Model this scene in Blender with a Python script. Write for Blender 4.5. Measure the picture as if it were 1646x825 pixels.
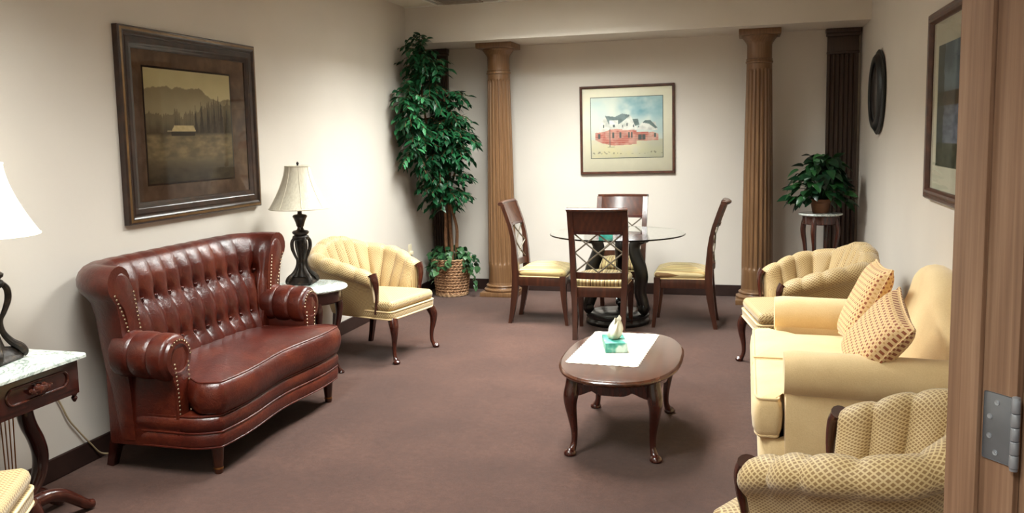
import bpy, bmesh, math, random
from mathutils import Vector, Matrix, Euler, noise
R = math.radians
PI = math.pi
scene = bpy.context.scene
for o in list(bpy.data.objects):
    bpy.data.objects.remove(o, do_unlink=True)
C = scene.collection

# ------------------------------------------------------------------ camera, world, exposure
FPX, YAW, PITCH, ROLL, CX, CY = 1412.158, 0.288261234, 0.10959391, -0.0218296314, 781.42, 375.431
cam_d = bpy.data.cameras.new('camera')
cam = bpy.data.objects.new('camera', cam_d)
C.objects.link(cam)
scene.camera = cam
cam_d.sensor_fit = 'HORIZONTAL'
cam_d.sensor_width = 36.0
cam_d.lens = 36.0 * FPX / 1646.0
cam_d.shift_x = (823.0 - CX) / 1646.0
cam_d.shift_y = -(412.5 - CY) / 1646.0
cam_d.clip_start = 0.02
_f = Vector((-math.sin(YAW) * math.cos(PITCH), math.cos(YAW) * math.cos(PITCH), -math.sin(PITCH)))
_r = Vector((math.cos(YAW), math.sin(YAW), 0))
_u = _r.cross(_f)
_r2 = math.cos(ROLL) * _r + math.sin(ROLL) * _u
_u2 = -math.sin(ROLL) * _r + math.cos(ROLL) * _u
cam.matrix_world = Matrix(((_r2.x, _u2.x, -_f.x, 0), (_r2.y, _u2.y, -_f.y, 0), (_r2.z, _u2.z, -_f.z, 1.52), (0, 0, 0, 1)))

world = bpy.data.worlds.new('world')
scene.world = world
world.use_nodes = True
world.node_tree.nodes['Background'].inputs[0].default_value = (0.9, 0.88, 0.85, 1)
world.node_tree.nodes['Background'].inputs[1].default_value = 0.15
scene.view_settings.view_transform = 'Standard'
scene.view_settings.look = 'None'
scene.view_settings.gamma = 1.0
scene.view_settings.use_curve_mapping = False
scene.view_settings.exposure = 0.0
TROFFER = 91.0        # emission strength of the ceiling light diffusers

# ------------------------------------------------------------------ materials
def lin(c):
    return tuple(((v / 255.0) / 12.92 if v / 255.0 <= 0.04045 else ((v / 255.0 + 0.055) / 1.055) ** 2.4) for v in c)

def L4(c):
    return (*lin(c), 1.0)

class NT:
    def __init__(s, name):
        s.m = bpy.data.materials.new(name)
        s.m.use_nodes = True
        s.t = s.m.node_tree
        s.b = s.t.nodes['Principled BSDF']
    def n(s, typ, **kw):
        nd = s.t.nodes.new(typ)
        for k, v in kw.items():
            setattr(nd, k, v)
        return nd
    def l(s, a, b):
        s.t.links.new(a, b)
    def math(s, op, a, b=None, c=None):
        nd = s.n('ShaderNodeMath', operation=op)
        for i, v in enumerate((a, b, c)):
            if v is None: continue
            if isinstance(v, (int, float)): nd.inputs[i].default_value = v
            else: s.l(v, nd.inputs[i])
        return nd.outputs[0]
    def mix(s, fac, a, b):
        nd = s.n('ShaderNodeMix', data_type='RGBA')
        for sock, v in ((nd.inputs[0], fac), (nd.inputs[6], a), (nd.inputs[7], b)):
            if isinstance(v, (int, float)): sock.default_value = v
            elif isinstance(v, tuple): sock.default_value = v
            else: s.l(v, sock)
        return nd.outputs[2]
    def coords(s, kind='Object', scale=(1, 1, 1), rot=(0, 0, 0)):
        tc = s.n('ShaderNodeTexCoord')
        mp = s.n('ShaderNodeMapping')
        mp.inputs['Scale'].default_value = scale
        mp.inputs['Rotation'].default_value = rot
        s.l(tc.outputs[kind], mp.inputs[0])
        return mp.outputs[0]
    def noise(s, vec, scale, detail=3, rough=0.55, dist=0.0):
        nd = s.n('ShaderNodeTexNoise')
        nd.inputs['Scale'].default_value = scale
        nd.inputs['Detail'].default_value = detail
        nd.inputs['Roughness'].default_value = rough
        nd.inputs['Distortion'].default_value = dist
        s.l(vec, nd.inputs['Vector'])
        return nd.outputs[0]
    def ramp(s, fac, stops):
        nd = s.n('ShaderNodeValToRGB')
        el = nd.color_ramp.elements
        while len(el) < len(stops): el.new(0.5)
        for e, (p, c) in zip(el, stops):
            e.position = p
            e.color = c
        s.l(fac, nd.inputs[0])
        return nd.outputs[0]
    def bump(s, h, strength=0.3, dist=0.01):
        nd = s.n('ShaderNodeBump')
        nd.inputs['Strength'].default_value = strength
        nd.inputs['Distance'].default_value = dist
        s.l(h, nd.inputs['Height'])
        s.l(nd.outputs[0], s.b.inputs['Normal'])
    def base(s, c):
        if isinstance(c, tuple): s.b.inputs['Base Color'].default_value = c
        else: s.l(c, s.b.inputs['Base Color'])
    def setp(s, rough=0.5, spec=0.5, metal=0.0, coat=0.0, coat_r=0.1, sheen=0.0):
        b = s.b.inputs
        b['Roughness'].default_value = rough
        b['Specular IOR Level'].default_value = spec
        b['Metallic'].default_value = metal
        b['Coat Weight'].default_value = coat
        b['Coat Roughness'].default_value = coat_r
        b['Sheen Weight'].default_value = sheen
        return s

M = {}

def plain(name, rgb, rough=0.5, spec=0.5, metal=0.0, coat=0.0, var=0.12, scale=14.0, bump=0.0, bscale=60.0):
    t = NT(name)
    v = t.coords()
    n = t.noise(v, scale)
    a = tuple(x * (1 - var) for x in lin(rgb)) + (1,)
    b = tuple(min(1, x * (1 + var)) for x in lin(rgb)) + (1,)
    t.base(t.ramp(n, [(0.3, a), (0.7, b)]))
    if bump: t.bump(t.noise(v, bscale, 4), bump, 0.004)
    t.setp(rough, spec, metal, coat)
    M[name] = t.m
    return t.m

def wood(name, dark, mid, light, rough=0.35, coat=0.3, scale=6.0, stretch=(8, 8, 0.7), bump=0.05):
    t = NT(name)
    v = t.coords('Object', stretch)
    n = t.noise(v, scale, 5, 0.6, 0.15)
    w = t.n('ShaderNodeTexWave', wave_type='BANDS', bands_direction='DIAGONAL')
    w.inputs['Scale'].default_value = scale * 0.35
    w.inputs['Distortion'].default_value = 2.5
    w.inputs['Detail'].default_value = 3.0
    t.l(v, w.inputs['Vector'])
    f = t.math('ADD', t.math('MULTIPLY', n, 0.85), t.math('MULTIPLY', w.outputs[1], 0.15))
    t.base(t.ramp(f, [(0.2, L4(dark)), (0.5, L4(mid)), (0.8, L4(light))]))
    t.bump(n, bump, 0.002)
    t.setp(rough, 0.5, 0, coat, 0.15)
    M[name] = t.m
    return t.m

# walls
t = NT('wall_vinyl')
v = t.coords()
n = t.noise(v, 1.3, 2)
t.base(t.ramp(n, [(0.3, L4((206, 197, 187))), (0.7, L4((212, 203, 192)))]))
w1 = t.noise(t.coords('Object', (260, 260, 60)), 1.0, 2)
w2 = t.noise(t.coords('Object', (60, 60, 300)), 1.0, 2)
t.bump(t.math('ADD', w1, w2), 0.12, 0.002)
t.setp(0.62, 0.35)
M['wall'] = t.m
# carpet
t = NT('carpet_pile')
v = t.coords()
big = t.noise(v, 2.2, 3)
mid = t.noise(v, 26, 4, 0.7)
fine = t.noise(v, 420, 2, 0.6)
fine2 = t.noise(v, 130, 3, 0.7)
f = t.math('ADD', t.math('ADD', t.math('MULTIPLY', big, 0.22), t.math('MULTIPLY', mid, 0.26)), t.math('ADD', t.math('MULTIPLY', fine, 0.17), t.math('MULTIPLY', fine2, 0.35)))
t.base(t.ramp(f, [(0.32, L4((46, 28, 22))), (0.5, L4((72, 46, 37))), (0.68, L4((102, 70, 57)))]))
t.bump(t.math('ADD', fine, t.math('MULTIPLY', mid, 0.6)), 0.6, 0.006)
t.setp(0.95, 0.15, sheen=0.15)
M['carpet'] = t.m
# ceiling tile
t = NT('ceiling_tile')
v = t.coords('Generated', (60, 60, 1))
n = t.noise(v, 3, 3)
t.base(t.ramp(n, [(0.3, L4((205, 200, 188))), (0.55, L4((222, 218, 206)))]))
t.bump(n, 0.3, 0.003)
t.setp(0.9, 0.1)
M['tile'] = t.m
plain('louvre', (118, 116, 112), 0.3, 0.5, 0.7, var=0.03)
plain('grid_white', (222, 220, 212), 0.5)
plain('vent_grey', (150, 140, 128), 0.6)
plain('vent_dark', (60, 52, 46), 0.8)
plain('baseboard', (44, 28, 24), 0.45, 0.4, var=0.2)
wood('column_wood', (94, 66, 41), (114, 81, 52), (132, 97, 64), 0.42, 0.15, 7, (10, 10, 0.4))
wood('pilaster_wood', (40, 26, 18), (54, 36, 25), (68, 46, 33), 0.5, 0.1, 7, (10, 10, 0.5))
wood('cherry', (40, 14, 9), (60, 23, 14), (84, 37, 22), 0.25, 0.5, 5)
wood('cherry_dark', (30, 10, 8), (50, 17, 12), (72, 28, 18), 0.25, 0.5, 5)
wood('cherry_top', (52, 26, 16), (74, 40, 26), (98, 56, 37), 0.2, 0.6, 4, (8, 0.8, 8))
wood('chair_wood', (40, 18, 10), (60, 29, 17), (84, 43, 25), 0.28, 0.4, 5)
wood('oak', (108, 78, 57), (138, 104, 80), (164, 130, 103), 0.42, 0.15, 7, (16, 16, 0.3), 0.12)
wood('door_wood', (50, 26, 20), (68, 38, 28), (84, 48, 36), 0.5, 0.1)
wood('pic_wood', (26, 15, 10), (44, 26, 17), (66, 42, 28), 0.35, 0.25, 8, (2, 2, 2))
wood('pic_wood_red', (52, 26, 16), (74, 40, 26), (96, 56, 38), 0.35, 0.25, 8, (2, 2, 2))
plain('pic_gold', (120, 92, 58), 0.35, 0.5, 0.5, var=0.25)
plain('black_lacquer', (12, 10, 9), 0.3, 0.45, coat=0.2, var=0.15)
plain('lattice_metal', (104, 94, 80), 0.5, 0.4, 0.3)
plain('steel', (176, 180, 186), 0.4, 0.5, 0.7, var=0.06)
plain('steel_dark', (128, 130, 134), 0.45, 0.5, 0.6)
plain('brass', (150, 105, 60), 0.35, 0.5, 0.9)
plain('nail_brass', (160, 140, 114), 0.3, 0.5, 0.8)
plain('cord_beige', (170, 150, 118), 0.5)
plain('socket_cream', (228, 216, 186), 0.45)
plain('soil', (45, 32, 24), 0.95)
plain('trunk', (118, 84, 60), 0.8, 0.2, var=0.3, scale=30, bump=0.4)
plain('pot_copper', (112, 72, 46), 0.4, 0.5, 0.3)
plain('tissue', (240, 234, 214), 0.9, 0.1, var=0.03)
plain('mirror_frame', (11, 10, 11), 0.45, 0.4, var=0.3)
# bronze lamp
t = NT('bronze')
v = t.coords()
n = t.noise(v, 45, 4)
t.base(t.ramp(n, [(0.35, L4((22, 17, 14))), (0.6, L4((46, 36, 28))), (0.8, L4((92, 72, 50)))]))
t.bump(t.noise(v, 90, 3), 0.4, 0.004)
t.setp(0.42, 0.5, 0.35)
M['bronze'] = t.m
# lamp shade
t = NT('shade_silk')
v = t.coords('Object', (120, 120, 4))
n = t.noise(v, 1, 3)
t.base(t.ramp(n, [(0.3, L4((208, 198, 176))), (0.7, L4((226, 218, 198)))]))
t.setp(0.75, 0.2, sheen=0.2)
t.b.inputs['Transmission Weight'].default_value = 0.0
M['shade'] = t.m
t = NT('shade_silk_lit')          # the lamp that is switched on glows through its shade
n = t.noise(t.coords('Object', (120, 120, 4)), 1, 3)
t.base(t.ramp(n, [(0.3, L4((214, 204, 182))), (0.7, L4((230, 222, 204)))]))
t.setp(0.75, 0.2)
t.b.inputs['Emission Color'].default_value = (1.0, 0.93, 0.76, 1)
t.b.inputs['Emission Strength'].default_value = 1.7
M['shade_lit'] = t.m
# marble
t = NT('marble')
v = t.coords('Object', (1, 1, 1))
n = t.noise(v, 5, 6, 0.65, 1.6)
n2 = t.noise(v, 13, 5, 0.6, 2.2)
f = t.math('ABSOLUTE', t.math('SUBTRACT', n, 0.5))
f2 = t.math('ABSOLUTE', t.math('SUBTRACT', n2, 0.5))
f = t.math('MINIMUM', f, t.math('ADD', t.math('MULTIPLY', f2, 1.2), 0.02))
t.base(t.ramp(f, [(0.0, L4((128, 140, 132))), (0.02, L4((196, 204, 196))), (0.07, L4((228, 230, 222)))]))
t.setp(0.14, 0.5, 0, 0.3)
M['marble'] = t.m
# leather
t = NT('leather')
v = t.coords()
n = t.noise(v, 3.5, 4)
n2 = t.noise(v, 38, 4, 0.6, 0.8)
vo = t.n('ShaderNodeTexVoronoi')
vo.inputs['Scale'].default_value = 170
t.l(v, vo.inputs['Vector'])
t.base(t.ramp(t.math('ADD', t.math('MULTIPLY', n, 0.7), t.math('MULTIPLY', n2, 0.3)), [(0.3, L4((48, 12, 6))), (0.5, L4((74, 22, 11))), (0.72, L4((108, 46, 25)))]))
t.bump(t.math('ADD', t.math('MULTIPLY', n2, 1.0), t.math('MULTIPLY', vo.outputs[0], 0.2)), 0.35, 0.006)
t.setp(0.33, 0.5, 0, 0.12, 0.25)
M['leather'] = t.m

def fabric_diamond(name, light, fill, cu, cv, lw=0.17, rnd=False):
    t = NT(name)
    uv = t.n('ShaderNodeUVMap')
    sp = t.n('ShaderNodeSeparateXYZ')
    t.l(uv.outputs[0], sp.inputs[0])
    u = t.math('DIVIDE', sp.outputs[0], cu)
    w = t.math('DIVIDE', sp.outputs[1], cv)
    a = t.math('FRACT', t.math('ADD', u, w))
    b = t.math('FRACT', t.math('SUBTRACT', u, w))
    ca = t.math('ABSOLUTE', t.math('SUBTRACT', a, 0.5))
    cb = t.math('ABSOLUTE', t.math('SUBTRACT', b, 0.5))
    mx = t.math('MAXIMUM', ca, cb)
    mask = t.math('GREATER_THAN', mx, 0.5 - lw)
    n = t.noise(t.coords(), 9, 3)
    lc = t.mix(n, tuple(x * 0.88 for x in lin(light)) + (1,), L4(light))
    t.base(t.mix(mask, L4(fill), lc))
    t.bump(t.math('MULTIPLY', mask, 1.0), 0.25, 0.002)
    t.setp(0.55, 0.35, sheen=0.25)
    M[name] = t.m

fabric_diamond('chair_fabric', (203, 177, 128), (141, 109, 67), 0.0175, 0.021, 0.17)

# pillow: terracotta squares on cream
t = NT('pillow_fabric')
uv = t.n('ShaderNodeUVMap')
sp = t.n('ShaderNodeSeparateXYZ')
t.l(uv.outputs[0], sp.inputs[0])
ru = t.math('ADD', sp.outputs[0], sp.outputs[1])
rv = t.math('SUBTRACT', sp.outputs[0], sp.outputs[1])
fa = t.math('ABSOLUTE', t.math('SUBTRACT', t.math('FRACT', t.math('DIVIDE', sp.outputs[0], 0.0235)), 0.5))
fb = t.math('ABSOLUTE', t.math('SUBTRACT', t.math('FRACT', t.math('DIVIDE', sp.outputs[1], 0.0235)), 0.5))
mk = t.math('LESS_THAN', t.math('MAXIMUM', fa, fb), 0.24)
fa2 = t.math('ABSOLUTE', t.math('SUBTRACT', t.math('FRACT', t.math('ADD', t.math('DIVIDE', sp.outputs[0], 0.0235), 0.5)), 0.5))
fb2 = t.math('ABSOLUTE', t.math('SUBTRACT', t.math('FRACT', t.math('ADD', t.math('DIVIDE', sp.outputs[1], 0.0235), 0.5)), 0.5))
mk2 = t.math('LESS_THAN', t.math('ADD', fa2, fb2), 0.22)
c1 = t.mix(mk2, L4((226, 190, 138)), L4((206, 158, 100)))
t.base(t.mix(mk, c1, L4((152, 84, 52))))
t.setp(0.7, 0.25, sheen=0.2)
M['pillow'] = t.m
# cream sofa
t = NT('sofa_cream')
v = t.coords()
n = t.noise(v, 5, 3)
n2 = t.noise(v, 220, 2)
t.base(t.ramp(t.math('ADD', t.math('MULTIPLY', n, 0.6), t.math('MULTIPLY', n2, 0.4)), [(0.3, L4((220, 188, 136))), (0.7, L4((238, 210, 160)))]))
t.bump(t.math('ADD', n2, t.math('MULTIPLY', t.noise(v, 18, 3), 1.5)), 0.25, 0.004)
t.setp(0.75, 0.25, sheen=0.3)
M['sofa_cream'] = t.m
# striped dining seat (stripes run front to back, bands across local x)
t = NT('seat_stripe')
uv = t.n('ShaderNodeUVMap')
sp = t.n('ShaderNodeSeparateXYZ')
t.l(uv.outputs[0], sp.inputs[0])
fr = t.math('FRACT', t.math('DIVIDE', sp.outputs[0], 0.105))
st = t.n('ShaderNodeValToRGB')
st.color_ramp.interpolation = 'CONSTANT'
stops = [(0, (181, 156, 104)), (0.2, (105, 70, 39)), (0.26, (188, 165, 116)), (0.4, (132, 113, 68)), (0.52, (186, 163, 113)), (0.6, (80, 48, 29)), (0.66, (158, 129, 79)), (0.8, (195, 175, 130)), (0.92, (117, 84, 48))]
while len(st.color_ramp.elements) < len(stops): st.color_ramp.elements.new(0.5)
for e, (p, c) in zip(st.color_ramp.elements, stops):
    e.position = p
    e.color = L4(c)
t.l(fr, st.inputs[0])
t.base(st.outputs[0])
t.setp(0.6, 0.3, sheen=0.2)
M['stripe'] = t.m
# basket
t = NT('wicker')
v = t.coords()
n = t.noise(v, 60, 3)
t.base(t.ramp(n, [(0.3, L4((110, 76, 52))), (0.55, L4((164, 122, 88))), (0.75, L4((200, 162, 124)))]))
t.setp(0.6, 0.35)
M['wicker'] = t.m
plain('wicker_dark', (34, 22, 16), 0.8)
plain('wicker_rim', (176, 140, 104), 0.7)

def leafmat(name, a, b, c, rough=0.4):
    t = NT(name)
    oi = t.n('ShaderNodeObjectInfo')
    n = t.noise(t.coords(), 9, 2)
    f = t.math('ADD', t.math('MULTIPLY', oi.outputs['Random'], 0.5), t.math('MULTIPLY', n, 0.5))
    t.base(t.ramp(f, [(0.25, L4(a)), (0.5, L4(b)), (0.8, L4(c))]))
    t.setp(rough, 0.4)
    M[name] = t.m
leafmat('ficus_leaf', (16, 58, 32), (32, 94, 54), (70, 136, 86))
leafmat('ivy_leaf', (24, 58, 32), (44, 84, 48), (78, 112, 70))
leafmat('plant_leaf', (12, 38, 22), (22, 56, 32), (44, 92, 44), 0.3)

# glass
t = NT('clear_glass')
t.base((0.93, 0.98, 0.96, 1))
t.setp(0.02, 0.5)
t.b.inputs['Transmission Weight'].default_value = 1.0
t.b.inputs['IOR'].default_value = 1.45
M['glass'] = t.m
t = NT('glass_edge')
t.base(L4((120, 170, 150)))
t.setp(0.1, 0.5)
t.b.inputs['Transmission Weight'].default_value = 0.6
M['glass_edge'] = t.m
# picture glazing: thin, mostly see-through, with the real gloss of glass
t = NT('picture_glazing')
gl = t.n('ShaderNodeBsdfGlossy')
gl.inputs['Roughness'].default_value = 0.03
tr = t.n('ShaderNodeBsdfTransparent')
fn = t.n('ShaderNodeFresnel')
fn.inputs['IOR'].default_value = 1.5
mx = t.n('ShaderNodeMixShader')
t.l(fn.outputs[0], mx.inputs[0])
t.l(tr.outputs[0], mx.inputs[1])
t.l(gl.outputs[0], mx.inputs[2])
t.l(mx.outputs[0], t.t.nodes['Material Output'].inputs[0])
M['glazing'] = t.m
# print: colours of the picture itself
t = NT('art_print')
at = t.n('ShaderNodeAttribute', attribute_name='ink')
t.l(at.outputs[0], t.b.inputs['Base Color'])
t.setp(0.7, 0.2)
M['print'] = t.m
t = NT('mat_brown')
v = t.coords()
n = t.noise(v, 7, 4, 0.6)
t.base(t.ramp(n, [(0.3, L4((92, 70, 56))), (0.55, L4((122, 96, 78))), (0.8, L4((150, 120, 96)))]))
t.setp(0.8, 0.2)
M['mat_brown'] = t.m
plain('mat_cream', (232, 226, 204), 0.85, 0.15, var=0.02)
plain('mat_line', (96, 104, 92), 0.8)
t = NT('mirror_glass')
t.base((0.035, 0.035, 0.04, 1))
t.setp(0.15, 0.5, 0.3)
M['mirror'] = t.m
# doily
t = NT('lace')
v = t.coords()
vo = t.n('ShaderNodeTexVoronoi')
vo.inputs['Scale'].default_value = 55
t.l(v, vo.inputs['Vector'])
t.base(t.ramp(vo.outputs[0], [(0.1, L4((172, 160, 138))), (0.35, L4((222, 214, 198)))]))
t.bump(vo.outputs[0], 0.5, 0.003)
t.setp(0.9, 0.1)
M['lace'] = t.m
# tissue box card
t = NT('tissue_card')
v = t.coords('Object', (14, 5, 14))
n = t.noise(v, 1.2, 2)
t.base(t.ramp(n, [(0.35, L4((30, 118, 104))), (0.5, L4((84, 164, 148))), (0.62, L4((206, 226, 216)))]))
t.setp(0.4, 0.4)
M['tissue_card'] = t.m
t = NT('tissue_card_teal')
n = t.noise(t.coords('Object', (10, 10, 10)), 2, 2)
t.base(t.ramp(n, [(0.35, L4((34, 120, 108))), (0.65, L4((70, 156, 140)))]))
t.setp(0.4, 0.4)
M['tissue_teal'] = t.m
# troffer
t = NT('light_diffuser')
t.b.inputs['Emission Color'].default_value = (0.95, 1.0, 0.97, 1)
t.b.inputs['Emission Strength'].default_value = TROFFER
M['diffuser'] = t.m

# ------------------------------------------------------------------ mesh helpers
class MB:
    """collects geometry for ONE mesh object"""
    def __init__(s):
        s.v = []; s.f = []; s.uv = []
    def add(s, verts, faces, uvs=None):
        o = len(s.v)
        s.v += [tuple(p) for p in verts]
        for i, fc in enumerate(faces):
            s.f.append([o + k for k in fc])
            s.uv.append(uvs[i] if uvs else [(0, 0)] * len(fc))
        return s
    def box(s, c, size, bev=0.0, rot=None, seg=2):
        bm = bmesh.new()
        bmesh.ops.create_cube(bm, size=1.0)
        for v in bm.verts:
            v.co = Vector((v.co.x * size[0], v.co.y * size[1], v.co.z * size[2]))
        if bev: bmesh.ops.bevel(bm, geom=bm.edges[:], offset=bev, segments=seg, affect='EDGES', profile=0.6)
        mat = Matrix.Translation(Vector(c)) @ (rot.to_4x4() if rot else Matrix.Identity(4))
        bm.verts.index_update()
        vs = [mat @ v.co for v in bm.verts]
        fs = [[v.index for v in f.verts] for f in bm.faces]
        bm.free()
        return s.add(vs, fs)
    def loft(s, rings, closed=True, cap0=True, cap1=True, loop=False, uvs=(1, 1)):
        """rings: list of equal-length point lists; closed = each ring is a closed loop; uv in metres"""
        n = len(rings); m = len(rings[0])
        V = [Vector(p) for r in rings for p in r]
        P = lambda i, j: V[(i % n) * m + (j % m)]
        vv = [0.0]
        mj = m // 2
        for i in range(1, n + 1):
            vv.append(vv[-1] + (P(i, mj) - P(i - 1, mj)).length)
        ij = max(range(n), key=lambda i: sum((P(i, j) - P(i, j - 1)).length for j in range(1, m)))
        uu = [0.0]
        for j in range(1, m + 1):
            uu.append(uu[-1] + (P(ij, j) - P(ij, j - 1)).length)
        fs = []; us = []
        for i in range(n if loop else n - 1):
            for j in range(m if closed else m - 1):
                a, b = i * m + j, i * m + (j + 1) % m
                c, d = ((i + 1) % n) * m + (j + 1) % m, ((i + 1) % n) * m + j
                fs.append([a, b, c, d])
                us.append([(uu[j] * uvs[0], vv[i] * uvs[1]), (uu[j + 1] * uvs[0], vv[i] * uvs[1]), (uu[j + 1] * uvs[0], vv[i + 1] * uvs[1]), (uu[j] * uvs[0], vv[i + 1] * uvs[1])])
        if closed and not loop:
            for flag, i in ((cap0, 0), (cap1, n - 1)):
                if flag:
                    k = [i * m + j for j in range(m)]
                    if i == 0: k = k[::-1]
                    fs.append(k)
                    us.append([(V[q].x, V[q].y) for q in k])
        return s.add(V, fs, us)
    def tube(s, path, rad, n=8, cap=True, flat=(1, 1), up=None, loop=False):
        path = [Vector(p) for p in path]
        if not hasattr(rad, '__len__'): rad = [rad] * len(path)
        rings = []
        ref = Vector(up) if up else None
        N = len(path)
        px = None
        for i, p in enumerate(path):
            if loop: tg = path[(i + 1) % N] - path[i - 1]
            else: tg = path[min(i + 1, N - 1)] - path[max(i - 1, 0)]
            tg.normalize()
            if ref is not None: a = ref - tg * ref.dot(tg)
            elif px is None:
                q = Vector((0, 0, 1)) if abs(tg.z) < 0.9 else Vector((1, 0, 0))
                a = q - tg * q.dot(tg)
            else: a = px - tg * px.dot(tg)
            a.normalize(); px = a
            b = tg.cross(a)
            rings.append([p + (a * math.cos(2 * PI * k / n) * flat[0] + b * math.sin(2 * PI * k / n) * flat[1]) * rad[i] for k in range(n)])
        return s.loft(rings, True, cap, cap, loop)
    def lathe(s, prof, n=24, c=(0, 0, 0), sx=1.0, sy=1.0):
        rings = [[(c[0] + r * sx * math.cos(2 * PI * k / n), c[1] + r * sy * math.sin(2 * PI * k / n), c[2] + z) for k in range(n)] for r, z in prof]
        return s.loft(rings)
    def build(s, name, mat, parent=None, smooth=True, angle=42):
        return mesh_obj(name, s.data(name, mat, smooth, angle), parent)
    def data(s, name, mat, smooth=True, angle=42):
        me = bpy.data.meshes.new(name)
        me.from_pydata(s.v, [], s.f)
        ul = me.uv_layers.new(name='UVMap')
        flat = [c for f in s.uv for uv in f for c in uv]
        ul.data.foreach_set('uv', flat)
        me.validate()
        bm = bmesh.new()
        bm.from_mesh(me)
        bmesh.ops.recalc_face_normals(bm, faces=bm.faces)
        bm.to_mesh(me)
        bm.free()
        me.materials.append(M[mat])
        if smooth:
            me.polygons.foreach_set('use_smooth', [True] * len(me.polygons))
            me.set_sharp_from_angle(angle=R(angle))
        me.update()
        return me

def mesh_obj(name, me, parent=None):
    o = bpy.data.objects.new(name, me)
    C.objects.link(o)
    if parent is not None: o.parent = parent
    return o

def thing(name, label, cat, loc=(0, 0, 0), rz=0.0, group=None):
    o = bpy.data.objects.new(name, None)
    o.empty_display_size = 0.1
    C.objects.link(o)
    o.location = loc
    o.rotation_euler = (0, 0, rz)
    return tag(o, label, cat, group)

def tag(o, label, cat, group=None):
    o['label'] = label
    o['category'] = cat
    if group: o['group'] = group
    return o

def struct(o):
    o['kind'] = 'structure'
    return o

def dup(root, loc, rz, label):
    r = root.copy(); C.objects.link(r)
    r.location = loc; r.rotation_euler = (0, 0, rz)
    r['label'] = label
    for ch in list(root.children):
        c = ch.copy(); C.objects.link(c); c.parent = r
        for g in list(ch.children):
            d = g.copy(); C.objects.link(d); d.parent = c
    return r

def catmull(pts, n=6):
    pts = [Vector(p) for p in pts]
    out = []
    for i in range(len(pts) - 1):
        p0 = pts[max(i - 1, 0)]; p1 = pts[i]; p2 = pts[i + 1]; p3 = pts[min(i + 2, len(pts) - 1)]
        for k in range(n):
            u = k / n
            out.append(0.5 * ((2 * p1) + (p2 - p0) * u + (2 * p0 - 5 * p1 + 4 * p2 - p3) * u * u + (3 * p1 - p0 - 3 * p2 + p3) * u ** 3))
    out.append(pts[-1])
    return out

def smooth01(x):
    x = max(0.0, min(1.0, x))
    return x * x * (3 - 2 * x)

def lerp(a, b, u):
    return a + (b - a) * u

def offset2(poly, d):
    """offset a closed CCW 2-D polygon inwards by d"""
    n = len(poly); out = []
    for i in range(n):
        a, b, c = Vector(poly[i - 1]), Vector(poly[i]), Vector(poly[(i + 1) % n])
        t1 = (b - a); t2 = (c - b)
        if t1.length < 1e-9 or t2.length < 1e-9:
            out.append(b); continue
        t1.normalize(); t2.normalize()
        n1 = Vector((-t1.y, t1.x)); n2 = Vector((-t2.y, t2.x))
        nn = n1 + n2
        nn /= max(0.3, (1 + n1.dot(n2)))
        out.append(b + nn * d)
    return [(p.x, p.y) for p in out]

def rounded(poly, r, seg=5):
    """round the corners of a CCW polygon"""
    n = len(poly); out = []
    for i in range(n):
        a, b, c = Vector(poly[i - 1]), Vector(poly[i]), Vector(poly[(i + 1) % n])
        rr = r[i] if hasattr(r, '__len__') else r
        d1 = (a - b).normalized(); d2 = (c - b).normalized()
        rr = min(rr, (a - b).length * 0.48, (c - b).length * 0.48)
        p1 = b + d1 * rr; p2 = b + d2 * rr
        for k in range(seg + 1):
            u = k / seg
            q = p1 * (1 - u) ** 2 + b * 2 * u * (1 - u) + p2 * u * u
            out.append((q.x, q.y))
    return out

def stack(mb, poly, prof, dome=0.0, zf=None):
    """stack insets of an outline: prof = [(inset, z)]"""
    rings = []
    for ins, z in prof:
        p = offset2(poly, ins) if abs(ins) > 1e-6 else poly
        rings.append([(q[0], q[1], z + (zf(q[0], q[1]) if zf else 0)) for q in p])
    return mb.loft(rings)

def cushion(mb, poly, z0, z1, r=0.03, crown=0.03, rings_in=5):
    """upholstered pad: bulging edge and a crowned top made of shrinking rings"""
    cx = sum(p[0] for p in poly) / len(poly); cy = sum(p[1] for p in poly) / len(poly)
    rings = []
    def ring(ins, z):
        return [(q[0], q[1], z) for q in offset2(poly, ins)]
    rings.append(ring(r, z0))
    for k in range(5):
        a = -PI / 2 + PI * (k + 0.5) / 5
        rings.append(ring(r - r * math.cos(a), (z0 + z1) / 2 + (z1 - z0) / 2 * math.sin(a)))
    top = ring(r, z1)
    for k in range(0, rings_in + 1):
        u = k / (rings_in + 0.35)
        zz = z1 + crown * (1 - (1 - u) ** 2)
        rings.append([(lerp(q[0], cx, u), lerp(q[1], cy, u), zz) for q in top])
    # rings carry planar uv
    n = len(rings); m = len(poly)
    V = [p for rr in rings for p in rr]
    fs = []; us = []
    for i in range(n - 1):
        for j in range(m):
            k = [i * m + j, i * m + (j + 1) % m, (i + 1) * m + (j + 1) % m, (i + 1) * m + j]
            fs.append(k)
            us.append([(V[q][0], V[q][1] - (V[q][2] if i < 6 else z1)) for q in k])
    k = [(n - 1) * m + j for j in range(m)]
    fs.append(k); us.append([(V[q][0], V[q][1] - z1) for q in k])
    k = [j for j in range(m)][::-1]
    fs.append(k); us.append([(V[q][0], V[q][1]) for q in k])
    return mb.add(V, fs, us)

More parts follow.
